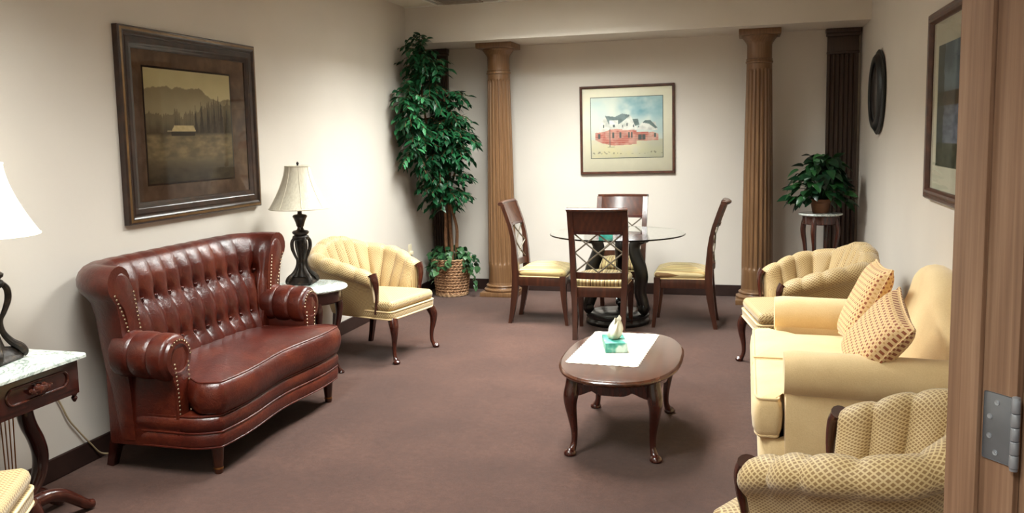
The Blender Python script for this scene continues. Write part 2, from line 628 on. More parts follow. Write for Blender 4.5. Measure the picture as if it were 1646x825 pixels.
# ------------------------------------------------------------------ room shell
XL, XR, YB, ZC = -3.025, 0.95, 8.355, 2.71
SOF_Y, SOF_Z = 7.72, 2.385
HX, HY = 2.4, -1.7           # hall extents
TH = Vector((-0.62, 0.785, 0)).normalized()       # through the doorway, towards the room
AC = Vector((0.785, 0.62, 0)).normalized()        # along the doorway wall, to the right
HINGE = Vector((0.387, 1.600, 0))                 # room-side edge of the hinge leaf on the jamb face
JR = HINGE + TH * 0.073                           # jamb edge on the room side
JH = HINGE - TH * 0.056                           # jamb edge on the hall side
OPEN_W = 1.83
JRL = JR - AC * OPEN_W
JHL = JH - AC * OPEN_W

def glaze(parent, hw, hh, y):
    me = bpy.data.meshes.new('glazing')
    me.from_pydata([(-hw, y, -hh), (hw, y, -hh), (hw, y, hh), (-hw, y, hh)], [], [[0, 1, 2, 3]])
    me.materials.append(M['glazing'])
    me.update()
    return mesh_obj('glazing', me, parent)

def slab(name, mat, lo, hi):
    b = MB().box([(a + c) / 2 for a, c in zip(lo, hi)], [c - a for a, c in zip(lo, hi)])
    return struct(b.build(name, mat, smooth=False))

slab('floor', 'carpet', (XL - 0.1, HY - 0.1, -0.1), (HX + 0.1, YB + 0.1, 0.0))
slab('wall_left', 'wall', (XL - 0.12, HY - 0.1, 0), (XL, YB + 0.12, ZC + 0.13))
slab('wall_back', 'wall', (XL, YB, 0), (XR + 0.12, YB + 0.12, ZC + 0.13))
DW = (XR - JR.x) / AC.x
YD = JR.y + AC.y * DW        # where the doorway wall meets the right wall
slab('wall_right', 'wall', (XR, YD, 0), (XR + 0.12, YB, ZC + 0.13))
slab('wall_hall_back', 'wall', (XL, HY - 0.1, 0), (HX, HY, ZC + 0.13))
slab('wall_hall_right', 'wall', (HX, HY, 0), (HX + 0.1, 2.95, ZC + 0.13))

def prism(name, mat, pts, z0, z1):
    b = MB().loft([[(p[0], p[1], z0) for p in pts], [(p[0], p[1], z1) for p in pts]])
    return struct(b.build(name, mat, smooth=False))

e0 = JR + AC * 0.02; e1 = JR + AC * (DW + 0.02); h1 = JH + AC * 2.4; h0 = JH + AC * 0.02
prism('wall_front_right', 'wall', [h0, h1, e1, e0], 0, ZC + 0.13)
l0 = JRL - AC * 0.02; l1 = JHL - AC * 0.02
prism('wall_front_left', 'wall', [(XL, l0.y), (XL, l0.y - 0.13), (l1.x, l1.y), (l0.x, l0.y)], 0, ZC + 0.13)
prism('wall_front_header', 'wall', [l1, h0, e0, l0], 2.16, ZC + 0.13)
slab('wall_soffit', 'wall', (XL, SOF_Y, SOF_Z), (XR, YB, ZC + 0.13))

# ceiling: deck, tile panels, T-bar grid
ceil = slab('ceiling', 'grid_white', (XL - 0.1, HY - 0.1, ZC + 0.12), (HX + 0.1, YB + 0.1, ZC + 0.2))
TS = 0.61
xs0 = -2.70 - TS
tile_me = MB().box((0, 0, 0), (TS - 0.022, TS - 0.022, 0.016), 0.004, seg=1).data('tile', 'tile', False)
lights = [(2, 2), (2, 6), ]        # (column, row) of the near half of each 2x4 light
lit_cells = set()
xlines = []
k = 0
rows = 15
col_x = [xs0 + i * TS for i in range(0, 9)]
row_y = [SOF_Y - TS * (i + 1) for i in range(rows)]
light_cells = {(2, 1), (2, 2), (3, 1), (3, 2), (3, 4), (3, 5), (2, 8), (2, 9), (4, 12), (4, 13)}
vent_cell = (1, 0)
g = MB()
for i in range(0, 10):
    x = xs0 + i * TS
    if x > XL and x < HX: g.box((x, (SOF_Y + HY) / 2, ZC + 0.004), (0.022, SOF_Y - HY, 0.008))
for j in range(0, rows + 1):
    y = SOF_Y - j * TS
    if y > HY: g.box(((XL + HX) / 2, y - 0.011, ZC + 0.004), (HX - XL, 0.022, 0.008))
g.build('grid_bar', 'grid_white', ceil, False)
for i in range(len(col_x)):
    for j in range(rows):
        if (i, j) in light_cells or (i, j) == vent_cell: continue
        x0, x1 = col_x[i], col_x[i] + TS
        y0, y1 = row_y[j], row_y[j] + TS
        if x0 > HX - 0.05 or y1 < HY + 0.05: continue
        cxm, cym = (x0 + x1) / 2, (y0 + y1) / 2
        if x0 < XL:            # cut tile along the left wall
            w = x1 - XL
            tb = MB().box((0, 0, 0), (w - 0.015, TS - 0.022, 0.016)).data('tile', 'tile', False)
            o = mesh_obj('tile', tb, ceil); o.location = (XL + w / 2 - 0.003, cym, ZC + 0.016)
        elif y0 < HY or x1 > HX: continue
        elif cxm > XR - 0.2 and cym > 2.6: continue
        else:
            o = mesh_obj('tile', tile_me, ceil); o.location = (cxm, cym, ZC + 0.016)

def troffer(i, j, label):
    x = col_x[i] + TS / 2; y = row_y[j]
    t_ = thing('ceiling_light', label, 'light', (x, y, ZC), 0, 'recessed ceiling lights')
    b = MB()
    for sx in (-1, 1): b.box((sx * (TS / 2 - 0.02), 0, 0.006), (0.04, 2 * TS - 0.02, 0.02))
    for sy in (-1, 1): b.box((0, sy * (TS - 0.025), 0.006), (TS - 0.08, 0.03, 0.02))
    b.build('frame', 'grid_white', t_, False)
    # recessed housing with a louvre of aluminium blades under the tubes' diffuser
    w_, l_, dp = TS - 0.08, 2 * TS - 0.08, 0.075
    for sx in (-1, 1): MB().box((sx * w_ / 2, 0, dp / 2 + 0.004), (0.004, l_, dp + 0.008)).build('housing', 'louvre', t_, False)
    for sy in (-1, 1): MB().box((0, sy * l_ / 2, dp / 2 + 0.004), (w_, 0.004, dp + 0.008)).build('housing', 'louvre', t_, False)
    for k in range(1, 4): MB().box((-w_ / 2 + w_ * k / 4, 0, dp / 2 + 0.002), (0.003, l_, dp - 0.01)).build('louvre_blade', 'louvre', t_, False)
    for k in range(1, 6): MB().box((0, -l_ / 2 + l_ * k / 6, dp / 2 + 0.002), (w_, 0.003, dp - 0.01)).build('louvre_blade', 'louvre', t_, False)
    b = MB().add([(-TS / 2 + 0.042, -TS + 0.042, dp), (TS / 2 - 0.042, -TS + 0.042, dp), (TS / 2 - 0.042, TS - 0.042, dp), (-TS / 2 + 0.042, TS - 0.042, dp)], [[3, 2, 1, 0]])
    me = b.data('diffuser', 'diffuser', False)
    # keep the lit side facing down
    if me.polygons[0].normal.z > 0: me.flip_normals()
    mesh_obj('diffuser', me, t_)
troffer(2, 1, 'recessed fluorescent ceiling light nearest the soffit on the ficus side')
troffer(3, 1, 'recessed fluorescent ceiling light nearest the soffit and above the dining table')
troffer(3, 4, 'recessed fluorescent ceiling light above the coffee table')
troffer(2, 8, 'recessed fluorescent ceiling light nearest the doorway inside the room')
troffer(4, 12, 'recessed fluorescent ceiling light in the hall before the doorway')

vt = thing('ceiling_vent', 'grey louvred air vent in the ceiling beside the soffit', 'vent', (col_x[1] + TS / 2 - 0.04, row_y[0] + TS / 2 + 0.06, ZC))
b = MB()
for sx in (-1, 1): b.box((sx * 0.17, 0, 0.002), (0.03, 0.36, 0.012))
for sy in (-1, 1): b.box((0, sy * 0.165, 0.002), (0.31, 0.03, 0.012))
b.build('frame', 'vent_grey', vt, False)
MB().box((0, 0, 0.03), (0.31, 0.3, 0.01)).build('duct', 'vent_dark', vt, False)
MB().box((0.04, -0.06, 0.028), (TS - 0.022, TS - 0.022, 0.01)).build('backing_panel', 'grid_white', vt, False)
for k in range(7):
    MB().box((0, -0.13 + k * 0.043, 0.008), (0.31, 0.03, 0.003), rot=Euler((R(35), 0, 0)).to_matrix()).build('slat', 'vent_grey', vt, False)

# baseboards
def baseboard(name, lo, hi):
    b = MB()
    b.box([(a + c) / 2 for a, c in zip(lo, hi)], [c - a for a, c in zip(lo, hi)], 0.004, seg=1)
    return struct(b.build(name, 'baseboard', smooth=False))
baseboard('baseboard_left', (XL, l0.y, 0), (XL + 0.014, YB, 0.105))
baseboard('baseboard_back', (XL + 0.014, YB - 0.014, 0), (XR - 0.014, YB, 0.105))
baseboard('baseboard_right', (XR - 0.014, YD + 0.02, 0), (XR, YB, 0.105))

# ------------------------------------------------------------------ doorway jamb with hinge
door = thing('door_1', '', '')
del door['label'], door['category']
struct(door)
ROTD = Matrix((( -AC.x, TH.x, 0), (-AC.y, TH.y, 0), (0, 0, 1)))   # local x: into the opening, y: towards the room
def dbox(y0, y1, x0, x1, z0, z1, org=HINGE):
    # y along TH from hinge-leaf edge, x out into the opening
    b = MB()
    c = org + TH * ((y0 + y1) / 2) - AC * ((x0 + x1) / 2)
    b.box((c.x, c.y, (z0 + z1) / 2), (x1 - x0, y1 - y0, z1 - z0), 0.003, rot=ROTD)
    return b
dbox(-0.056, 0.073, -0.02, 0.0, 0, 2.16).build('jamb', 'oak', door)
dbox(0.004, 0.039, 0.0, 0.012, 0, 2.148).build('door_stop', 'oak', door)
LO = HINGE - AC * OPEN_W
dbox(-0.056, 0.073, 0.0, 0.02, 0, 2.16, LO).build('jamb', 'oak', door)
dbox(0.004, 0.039, -0.012, 0.0, 0, 2.148, LO).build('door_stop', 'oak', door)
b = MB(); c0 = HINGE + TH * 0.0085 - AC * (OPEN_W / 2)
b.box((c0.x, c0.y, 2.15), (OPEN_W, 0.129, 0.02), 0.003, rot=ROTD); b.build('head_jamb', 'oak', door)
# hall-side casing
b = MB()
cc = JH + AC * 0.047 - TH * 0.008
b.box((cc.x, cc.y, 1.08), (0.07, 0.016, 2.16), 0.006, rot=ROTD); b.build('casing', 'oak', door)
cc = JR + AC * 0.052 + TH * 0.008
MB().box((cc.x, cc.y, 1.08), (0.07, 0.016, 2.16), 0.006, rot=ROTD).build('casing', 'oak', door)
cc = JRL - AC * 0.047 + TH * 0.008
MB().box((cc.x, cc.y, 1.08), (0.07, 0.016, 2.16), 0.006, rot=ROTD).build('casing', 'oak', door)
# the open door folded back on the hall side
DK = JH - TH * 0.012
dc = DK + AC * 0.47 - TH * 0.03
MB().box((dc.x, dc.y, 1.07), (0.90, 0.044, 2.11), 0.004, rot=ROTD).build('door_leaf', 'door_wood', door)
def hinge(zc):
    lf = dbox(-0.054, 0.0, 0.0, 0.0025, zc - 0.057, zc + 0.057).build('hinge_leaf', 'steel_dark', door)
    kp = HINGE - TH * 0.06 - AC * 0.006
    for q in range(5):
        z0 = zc - 0.057 + q * 0.0229
        MB().lathe([(0.0, 0), (0.0066, 0.0006), (0.007, 0.002), (0.007, 0.0208), (0.0066, 0.0222), (0, 0.0226)], 16, (kp.x, kp.y, z0)).build('knuckle', 'steel', lf)
    for z0, s in ((zc + 0.057, 1), (zc - 0.057, -1)):
        MB().lathe([(0, 0), (0.0065, 0), (0.006, 0.004 * s), (0, 0.006 * s)], 14, (kp.x, kp.y, z0)).build('pin_cap', 'steel', lf)
    for yy, zz in ((-0.024, 0.042), (-0.012, 0.016), (-0.012, -0.017), (-0.024, -0.043)):
        p = HINGE + TH * yy - AC * 0.0026
        sm = MB()
        rr = Matrix((( -AC.x, TH.x, 0), (-AC.y, TH.y, 0), (0, 0, 1)))
        rings = []
        for r_, h_ in ((0.0, 0.001), (0.0022, 0.0012), (0.0026, 0.0004), (0.0044, 0.0010), (0.0048, 0.0)):
            rings.append([p + TH * (r_ * math.cos(2 * PI * k / 14)) + Vector((0, 0, zz + zc + r_ * math.sin(2 * PI * k / 14))) - AC * h_ for k in range(14)])
        sm.loft(rings).build('screw', 'steel', lf)
for zc in (1.026, 0.25, 1.88): hinge(zc)

# ------------------------------------------------------------------ columns and pilasters
def column(x, y, label):
    t_ = thing('fluted_column', label, 'column', (x, y, 0), 0, 'fluted wooden columns under the soffit')
    MB().box((0, 0, 0.021), (0.36, 0.36, 0.042), 0.004).build('plinth', 'column_wood', t_)
    MB().lathe([(0.172, 0.042), (0.178, 0.05), (0.178, 0.06), (0.168, 0.068), (0.155, 0.072), (0.150, 0.08), (0.155, 0.088), (0.158, 0.096), (0.152, 0.104), (0.138, 0.108), (0.134, 0.13)], 40).build('base', 'column_wood', t_)
    n = 20; per = 8
    rings = []
    z0, z1 = 0.13, 2.20
    zs = [z0, 0.27, 0.30, 0.31, 0.33] + [0.33 + (2.02 - 0.33) * k / 10 for k in range(1, 11)] + [2.035, 2.05, 2.06, 2.10]
    for z in zs:
        u = (z - z0) / (z1 - z0)
        r = 0.134 - 0.030 * u ** 1.4
        d = 0.013 * smooth01((z - 0.30) / 0.02) * smooth01((2.055 - z) / 0.02)
        ring = []
        for k in range(n * per):
            a = 2 * PI * k / (n * per)
            ph = (k % per) / per
            fl = max(0.0, math.sin(PI * ph / 0.75)) if ph < 0.75 else 0.0
            ring.append(((r - d * fl ** 0.6) * math.cos(a), (r - d * fl ** 0.6) * math.sin(a), z))
        rings.append(ring)
    MB().loft(rings).build('shaft', 'column_wood', t_, angle=30)
    MB().lathe([(0.104, 2.10), (0.113, 2.104), (0.115, 2.112), (0.113, 2.12), (0.106, 2.124), (0.106, 2.128), (0.111, 2.132), (0.111, 2.138), (0.104, 2.142), (0.104, 2.26), (0.108, 2.265), (0.108, 2.272), (0.118, 2.285), (0.140, 2.315), (0.150, 2.328), (0.150, 2.335)], 40).build('capital', 'column_wood', t_)
    MB().box((0, 0, 2.36), (0.345, 0.345, 0.05), 0.005).build('abacus', 'column_wood', t_)
    return t_
column(-2.245, 8.10, 'fluted round wooden column between the ficus tree and the dining chairs')
column(0.105, 8.10, 'fluted round wooden column left of the plant stand')

def pilaster(x0, x1, y, label):
    w = x1 - x0
    t_ = thing('fluted_pilaster', label, 'pilaster', ((x0 + x1) / 2, y, 0), 0, 'flat fluted pilasters in the back corners')
    MB().box((0, -0.0375, 0.15), (w, 0.075, 0.30), 0.004).build('base', 'pilaster_wood', t_)
    n = 6; pts = []
    per = w - 0.03
    pts.append((-w / 2, 0.0)); pts.append((-w / 2, -0.05))
    fw = per / n
    for k in range(n):
        xa = -per / 2 + k * fw
        for q in range(7):
            ph = q / 6
            pts.append((xa + fw * (0.14 + 0.72 * ph), -0.05 + 0.014 * math.sin(PI * ph)))
    pts.append((w / 2, -0.05)); pts.append((w / 2, 0.0))
    MB().loft([[(p[0], p[1], 0.30) for p in pts], [(p[0], p[1], 2.17) for p in pts]]).build('shaft', 'pilaster_wood', t_, angle=35)
    b = MB(); b.box((0, -0.03, 2.245), (w, 0.06, 0.15), 0.003)
    b.box((0, -0.036, 2.18), (w + 0.008, 0.072, 0.022), 0.006)
    b.build('necking', 'pilaster_wood', t_)
    b = MB(); b.box((0, -0.039, 2.335), (w + 0.02, 0.078, 0.03), 0.006); b.box((0, -0.047, 2.367), (w + 0.03, 0.094, 0.034), 0.004)
    b.build('capital', 'pilaster_wood', t_)
pilaster(-3.005, -2.825, 8.341, 'dark fluted pilaster in the back left corner behind the ficus')
pilaster(0.672, 0.925, 8.341, 'dark fluted pilaster in the back right corner behind the potted plant')

# ------------------------------------------------------------------ pictures
def print_mesh(name, parent, w, h, nx, nz, fn):
    """flat art print in the local xz plane; fn(u, v) -> sRGB, u right, v up"""
    V = []; F_ = []; col = []
    for j in range(nz):
        for i in range(nx):
            u, v = i / (nx - 1), j / (nz - 1)
            V.append(((u - 0.5) * w, 0, (v - 0.5) * h))
            c = lin([max(0, min(255, q)) for q in fn(u, v)])
            col += [c[0], c[1], c[2], 1.0]
    for j in range(nz - 1):
        for i in range(nx - 1):
            a = j * nx + i
            F_.append([a, a + 1, a + nx + 1, a + nx])
    me = bpy.data.meshes.new(name)
    me.from_pydata(V, [], F_)
    at = me.color_attributes.new('ink', 'FLOAT_COLOR', 'POINT')
    at.data.foreach_set('color', col)
    me.materials.append(M['print'])
    return mesh_obj(name, me, parent)

def frame_mesh(w, h, prof):
    """mitred frame; prof = [(distance inward from outer edge, height off wall)]; faces -y, wall at y=0"""
    rings = []
    for d, hgt in prof:
        x, z = w / 2 - d, h / 2 - d
        rings.append([(-x, -hgt, -z), (x, -hgt, -z), (x, -hgt, z), (-x, -hgt, z)])
    return MB().loft(rings, True, False, False)

def fnz(x, y, s, seed=0.0):
    return noise.noise(Vector((x * s, y * s, seed)))
def fbm(x, y, s, seed=0.0):
    return fnz(x, y, s, seed) + 0.5 * fnz(x, y, s * 2.1, seed + 3) + 0.25 * fnz(x, y, s * 4.3, seed + 7)
def mixc(a, b, t_):
    t_ = max(0.0, min(1.0, t_))
    return tuple(p + (q - p) * t_ for p, q in zip(a, b))

def sepia_land(u, v):
    # pale sky, hazy ridge, misty pines, a barn with a bright roof, grassy meadow
    c = mixc((204, 192, 152), (186, 174, 134), fbm(u, v, 3, 1) * 0.5 + 0.5)
    ridge = 0.80 + 0.05 * math.sin(u * 5 + 0.4) + 0.06 * math.exp(-((u - 0.6) / 0.12) ** 2) + 0.025 * fbm(u, 0, 9, 2)
    if v < ridge:
        c = mixc((140, 126, 98), (158, 144, 112), (ridge - v) * 3 + 0.3 * fbm(u, v, 6, 3))
    tl = 0.60 + 0.05 * fbm(u, 0, 14, 5) + 0.16 * abs(fnz(u, 0, 34, 6)) * smooth01((u - 0.4) / 0.3) + 0.06 * abs(fnz(u, 0, 40, 8)) + 0.09 * smooth01((u - 0.5) / 0.3)
    if v < tl:
        f = smooth01((tl - v) / 0.22)
        c = mixc(c, mixc((54, 44, 34), (74, 62, 46), 0.5 + 0.6 * fbm(u, v * 0.4, 22, 9)), 0.45 + 0.55 * f)
    for px, ph, pw in ((0.87, 0.76, 0.035), (0.78, 0.70, 0.03), (0.62, 0.74, 0.035), (0.55, 0.70, 0.028), (0.94, 0.68, 0.035), (0.70, 0.69, 0.03)):
        if v < ph and v > 0.42 and abs(u - px) < pw * (ph - v) / (ph - 0.42) * (0.8 + 0.5 * fnz(u, v, 40, px * 9)):
            c = mixc(c, (40, 34, 27), 0.75)
    if v < 0.44:
        m = fbm(u, v * 2.2, 9, 11)
        c = mixc((92, 78, 56), (136, 116, 82), 0.45 + 0.8 * m)
        c = mixc(c, (48, 40, 31), smooth01((0.27 - v) / 0.22) * (0.85 + 0.4 * m))
        c = mixc(c, (60, 50, 38), smooth01((v - 0.40) / 0.05))
    # barn
    if 0.26 < u < 0.53 and 0.415 < v < 0.465: c = (44, 36, 28)
    if 0.455 < v < 0.51:
        k = (v - 0.455) / 0.055
        if 0.265 + 0.035 * k < u < 0.545 - 0.03 * k: c = mixc((196, 176, 132), (176, 156, 114), fnz(u, v, 30, 4) + 0.4)
    if 0.22 < u < 0.30 and 0.452 < v < 0.462: c = (190, 172, 134)
    return mixc(tuple(q * 1.15 for q in c), (158, 144, 116), 0.14)

lp = thing('framed_landscape', 'large sepia landscape picture with barn in dark brown frame above the red settee', 'picture', (XL + 0.002, 4.375, 1.615), PI / 2)
PW, PH = 1.27, 1.008
frame_mesh(PW, PH, [(0, 0), (0, 0.030), (0.006, 0.036), (0.028, 0.040), (0.036, 0.036), (0.040, 0.030), (0.047, 0.030), (0.052, 0.034), (0.075, 0.032), (0.082, 0.026), (0.092, 0.024), (0.098, 0.020), (0.108, 0.018), (0.108, 0.006)]).build('frame', 'pic_wood', lp, angle=30)
frame_mesh(PW - 0.018, PH - 0.018, [(0.0, 0.0362), (0.004, 0.0385), (0.012, 0.0395), (0.016, 0.0385)]).build('gilt_bead', 'pic_gold', lp, angle=30)
b = MB().box((0, -0.008, 0), (PW - 0.2, 0.006, PH - 0.2)); b.build('mat_board', 'mat_brown', lp, False)
# print placed a little right of centre of the mat, as in the photograph
pr_w, pr_h = 0.80, 0.61
f2 = frame_mesh(pr_w + 0.022, pr_h + 0.022, [(0, 0.011), (0.0, 0.0122), (0.011, 0.0122)])
o = f2.build('mat_bevel', 'pic_wood', lp); o.location = (-0.035, 0, 0.0)
o = print_mesh('print', lp, pr_w, pr_h, 190, 150, sepia_land); o.location = (-0.035, -0.0125, 0.0)
glaze(lp, 0.53, 0.40, -0.016)

def inpoly(x, y, poly):
    r_ = False; j = len(poly) - 1
    for i in range(len(poly)):
        xi, yi = poly[i]; xj, yj = poly[j]
        if (yi > y) != (yj > y) and x < (xj - xi) * (y - yi) / (yj - yi) + xi: r_ = not r_
        j = i
    return r_

# watercolour of a brick and white gabled building; coordinates in the print, measured on the photograph's rectified print
WC = [
    # (polygon, colour)
    ([(0.06, 0.30), (0.06, 0.42), (0.16, 0.45), (0.30, 0.48), (0.46, 0.47), (0.64, 0.45), (0.64, 0.22), (0.32, 0.20), (0.14, 0.25)], (214, 160, 144)),
    ([(0.62, 0.28), (0.62, 0.42), (0.80, 0.42), (0.80, 0.27)], (206, 146, 128)),
    ([(0.79, 0.27), (0.79, 0.40), (0.86, 0.42), (0.94, 0.38), (0.94, 0.28)], (214, 172, 156)),
    ([(0.08, 0.42), (0.20, 0.69), (0.30, 0.48), (0.20, 0.44)], (232, 230, 218)),
    ([(0.20, 0.46), (0.22, 0.68), (0.55, 0.70), (0.46, 0.49)], (226, 226, 216)),
    ([(0.20, 0.70), (0.25, 0.56), (0.40, 0.56), (0.56, 0.70), (0.44, 0.73), (0.34, 0.68)], (128, 142, 140)),
    ([(0.44, 0.46), (0.55, 0.71), (0.66, 0.46)], (236, 234, 224)),
    ([(0.58, 0.64), (0.62, 0.52), (0.68, 0.54), (0.66, 0.64)], (112, 128, 124)),
    ([(0.64, 0.46), (0.72, 0.58), (0.90, 0.58), (0.93, 0.44)], (232, 230, 220)),
    ([(0.72, 0.57), (0.76, 0.61), (0.83, 0.61), (0.93, 0.48), (0.90, 0.47), (0.81, 0.55)], (110, 126, 122)),
    ([(0.26, 0.55), (0.26, 0.62), (0.38, 0.62), (0.38, 0.55)], (238, 236, 226)),
]
WIN = [(0.40, 0.33, 0.03, 0.09), (0.52, 0.33, 0.025, 0.09), (0.56, 0.33, 0.025, 0.09), (0.30, 0.33, 0.025, 0.09), (0.10, 0.32, 0.03, 0.08), (0.66, 0.29, 0.05, 0.09), (0.72, 0.29, 0.04, 0.09), (0.17, 0.50, 0.015, 0.05), (0.50, 0.52, 0.016, 0.05), (0.59, 0.50, 0.016, 0.04), (0.31, 0.51, 0.03, 0.04), (0.66, 0.49, 0.015, 0.03), (0.44, 0.50, 0.012, 0.04), (0.88, 0.33, 0.03, 0.06)]
def watercolour(u, v):
    f = fbm(u, v, 4, 21)
    c = mixc((222, 222, 208), (196, 212, 208), 0.4 + 0.5 * f)
    blue = smooth01((v - 0.55) / 0.2) * smooth01((u - 0.30) / 0.2) * (0.55 + 0.7 * fbm(u, v, 5, 30))
    c = mixc(c, (112, 158, 170), blue * 0.8)
    c = mixc(c, (228, 224, 206), smooth01((0.97 - u) / -0.03 + 1) * 0)
    c = mixc(c, (150, 186, 192), smooth01((u - 0.80) / 0.1) * smooth01((v - 0.25) / 0.3) * 0.4)
    if v < 0.30:
        c = mixc((226, 218, 180), (220, 214, 192), 0.5 + fbm(u, v, 5, 40))
        c = mixc(c, (180, 182, 162), smooth01((u - 0.55) / 0.3) * 0.5)
        if 0.06 < v < 0.085 + 0.02 * math.sin(u * 9) and fnz(u, v, 30, 2) > 0.15: c = mixc(c, (120, 116, 100), 0.6)
    for poly, col in WC:
        if inpoly(u, v, poly):
            c = mixc(col, tuple(q * 0.84 for q in col), 0.3 + 0.9 * fbm(u, v, 12, 50))
            if col[0] - col[2] > 40:
                c = mixc(c, (186, 96, 84), smooth01(0.2 + 1.4 * fbm(u, v, 9, 55)) * 0.8)
                if (v * 34) % 1 < 0.3: c = mixc(c, (230, 196, 178), 0.5)
    for wx, wy, ww, wh in WIN:
        if wx < u < wx + ww and wy < v < wy + wh: c = (92, 100, 98)
    if abs(u - 0.265) < 0.006 and 0.18 < v < 0.48: c = (110, 112, 104)
    if 0.23 < u < 0.33 and 0.175 < v < 0.185: c = (120, 122, 104)
    return c
bp = thing('framed_watercolour', 'framed watercolour of a brick and white gabled building on the back wall', 'picture', (-1.074, YB - 0.002, 1.559), 0)
bp.rotation_euler = (0, R(-0.35), 0)
BW, BH = 0.884, 0.83
frame_mesh(BW, BH, [(0, 0), (0, 0.024), (0.004, 0.028), (0.016, 0.028), (0.022, 0.022), (0.024, 0.010)]).build('frame', 'pic_wood_red', bp, angle=30)
MB().box((0, -0.006, 0), (BW - 0.04, 0.004, BH - 0.04)).build('mat_board', 'mat_cream', bp, False)
wx0, wx1, wz0, wz1 = -BW / 2 + BW * 0.118, -BW / 2 + BW * 0.875, BH / 2 - BH * 0.815, BH / 2 - BH * 0.135
o = frame_mesh(wx1 - wx0 + 0.012, wz1 - wz0 + 0.012, [(0, 0.008), (0, 0.0088), (0.006, 0.0088)]).build('mat_bevel', 'mat_line', bp)
o.location = ((wx0 + wx1) / 2, 0, (wz0 + wz1) / 2)
o = print_mesh('print', bp, wx1 - wx0, wz1 - wz0, 180, 140, watercolour); o.location = ((wx0 + wx1) / 2, -0.0092, (wz0 + wz1) / 2)
glaze(bp, 0.415, 0.39, -0.016)

def lake(u, v):
    c = mixc((150, 168, 176), (110, 128, 138), 0.5 + fbm(u, v, 5, 60))
    if v < 0.62: c = mixc((84, 84, 78), (120, 104, 84), 0.5 + fbm(u, v, 9, 61))
    if v < 0.50: c = mixc((150, 156, 170), (112, 122, 134), 0.5 + fbm(u, v * 3, 9, 62))
    if v < 0.20: c = mixc((70, 76, 62), (100, 104, 84), 0.5 + fbm(u, v, 14, 63))
    if u < 0.16 + 0.03 * fnz(v, 0, 12, 1) and v > 0.15: c = mixc(c, (62, 74, 62), 0.6)
    return c
rp = thing('framed_lake_print', 'framed blue-grey landscape print on the right wall beside the doorway', 'picture', (XR - 0.002, 4.55, 1.625), -PI / 2)
QW, QH = 1.29, 0.965
frame_mesh(QW, QH, [(0, 0), (0, 0.022), (0.01, 0.034), (0.02, 0.034), (0.026, 0.030), (0.036, 0.036), (0.048, 0.034), (0.056, 0.024), (0.06, 0.010)]).build('frame', 'pic_wood_red', rp, angle=30)
MB().box((0, -0.006, 0), (QW - 0.1, 0.004, QH - 0.1)).build('mat_board', 'mat_cream', rp, False)
o = print_mesh('print', rp, QW - 0.36, QH - 0.36, 120, 80, lake); o.location = (0, -0.0095, 0)
glaze(rp, 0.6, 0.43, -0.016)

mr = thing('round_mirror', 'dark round mirror with black moulded frame on the right wall', 'mirror', (XR - 0.002, 7.13, 1.785), -PI / 2)
def disc_prof(prof, n=48):
    return MB().loft([[(r_ * math.cos(2 * PI * k / n), -h_, r_ * math.sin(2 * PI * k / n)) for k in range(n)] for r_, h_ in prof])
disc_prof([(0.295, 0.0), (0.31, 0.006), (0.312, 0.018), (0.30, 0.026), (0.285, 0.028), (0.275, 0.040), (0.262, 0.050), (0.245, 0.054), (0.228, 0.050), (0.222, 0.044), (0.222, 0.035)]).build('frame', 'mirror_frame', mr, angle=35)
disc_prof([(0.224, 0.036), (0.15, 0.040), (0.08, 0.043), (0.01, 0.044)]).build('mirror_glass', 'mirror', mr)

so = thing('wall_socket', 'small cream plug on the left wall behind the gold armchair', 'socket', (XL, 7.66, 0.47), PI / 2)
MB().box((0, -0.004, 0), (0.075, 0.008, 0.12), 0.003).build('plate', 'socket_cream', so)
MB().box((0, -0.02, -0.02), (0.03, 0.03, 0.035), 0.006).build('plug', 'socket_cream', so)

# ------------------------------------------------------------------ upholstered shell (tub backs)
def shell(plan, prof_fn, ns=60, ends=True):
    """plan: list of 2-D points from one arm to the other (outward side = left-hand normal side away from centre)
       prof_fn(s, L) -> list of (outward offset, z); s in [-1, 1]"""
    pts = catmull([(p[0], p[1], 0) for p in plan], 10)
    seg = [0.0]
    for i in range(1, len(pts)): seg.append(seg[-1] + (pts[i] - pts[i - 1]).length)
    Ltot = seg[-1]
    rings = []
    for k in range(ns + 1):
        d = Ltot * k / ns
        i = 0
        while i < len(pts) - 2 and seg[i + 1] < d: i += 1
        u = (d - seg[i]) / max(1e-9, seg[i + 1] - seg[i])
        p = pts[i].lerp(pts[i + 1], min(1, u))
        a = pts[max(i - 1, 0)]; b2 = pts[min(i + 2, len(pts) - 1)]
        tg = (b2 - a).normalized()
        nr = Vector((-tg.y, tg.x, 0))          # plan runs left arm -> back -> right arm, so this points outward
        s = -1 + 2 * k / ns
        rings.append([p + nr * o_ + Vector((0, 0, z_)) for o_, z_ in prof_fn(s, Ltot)])
    return rings

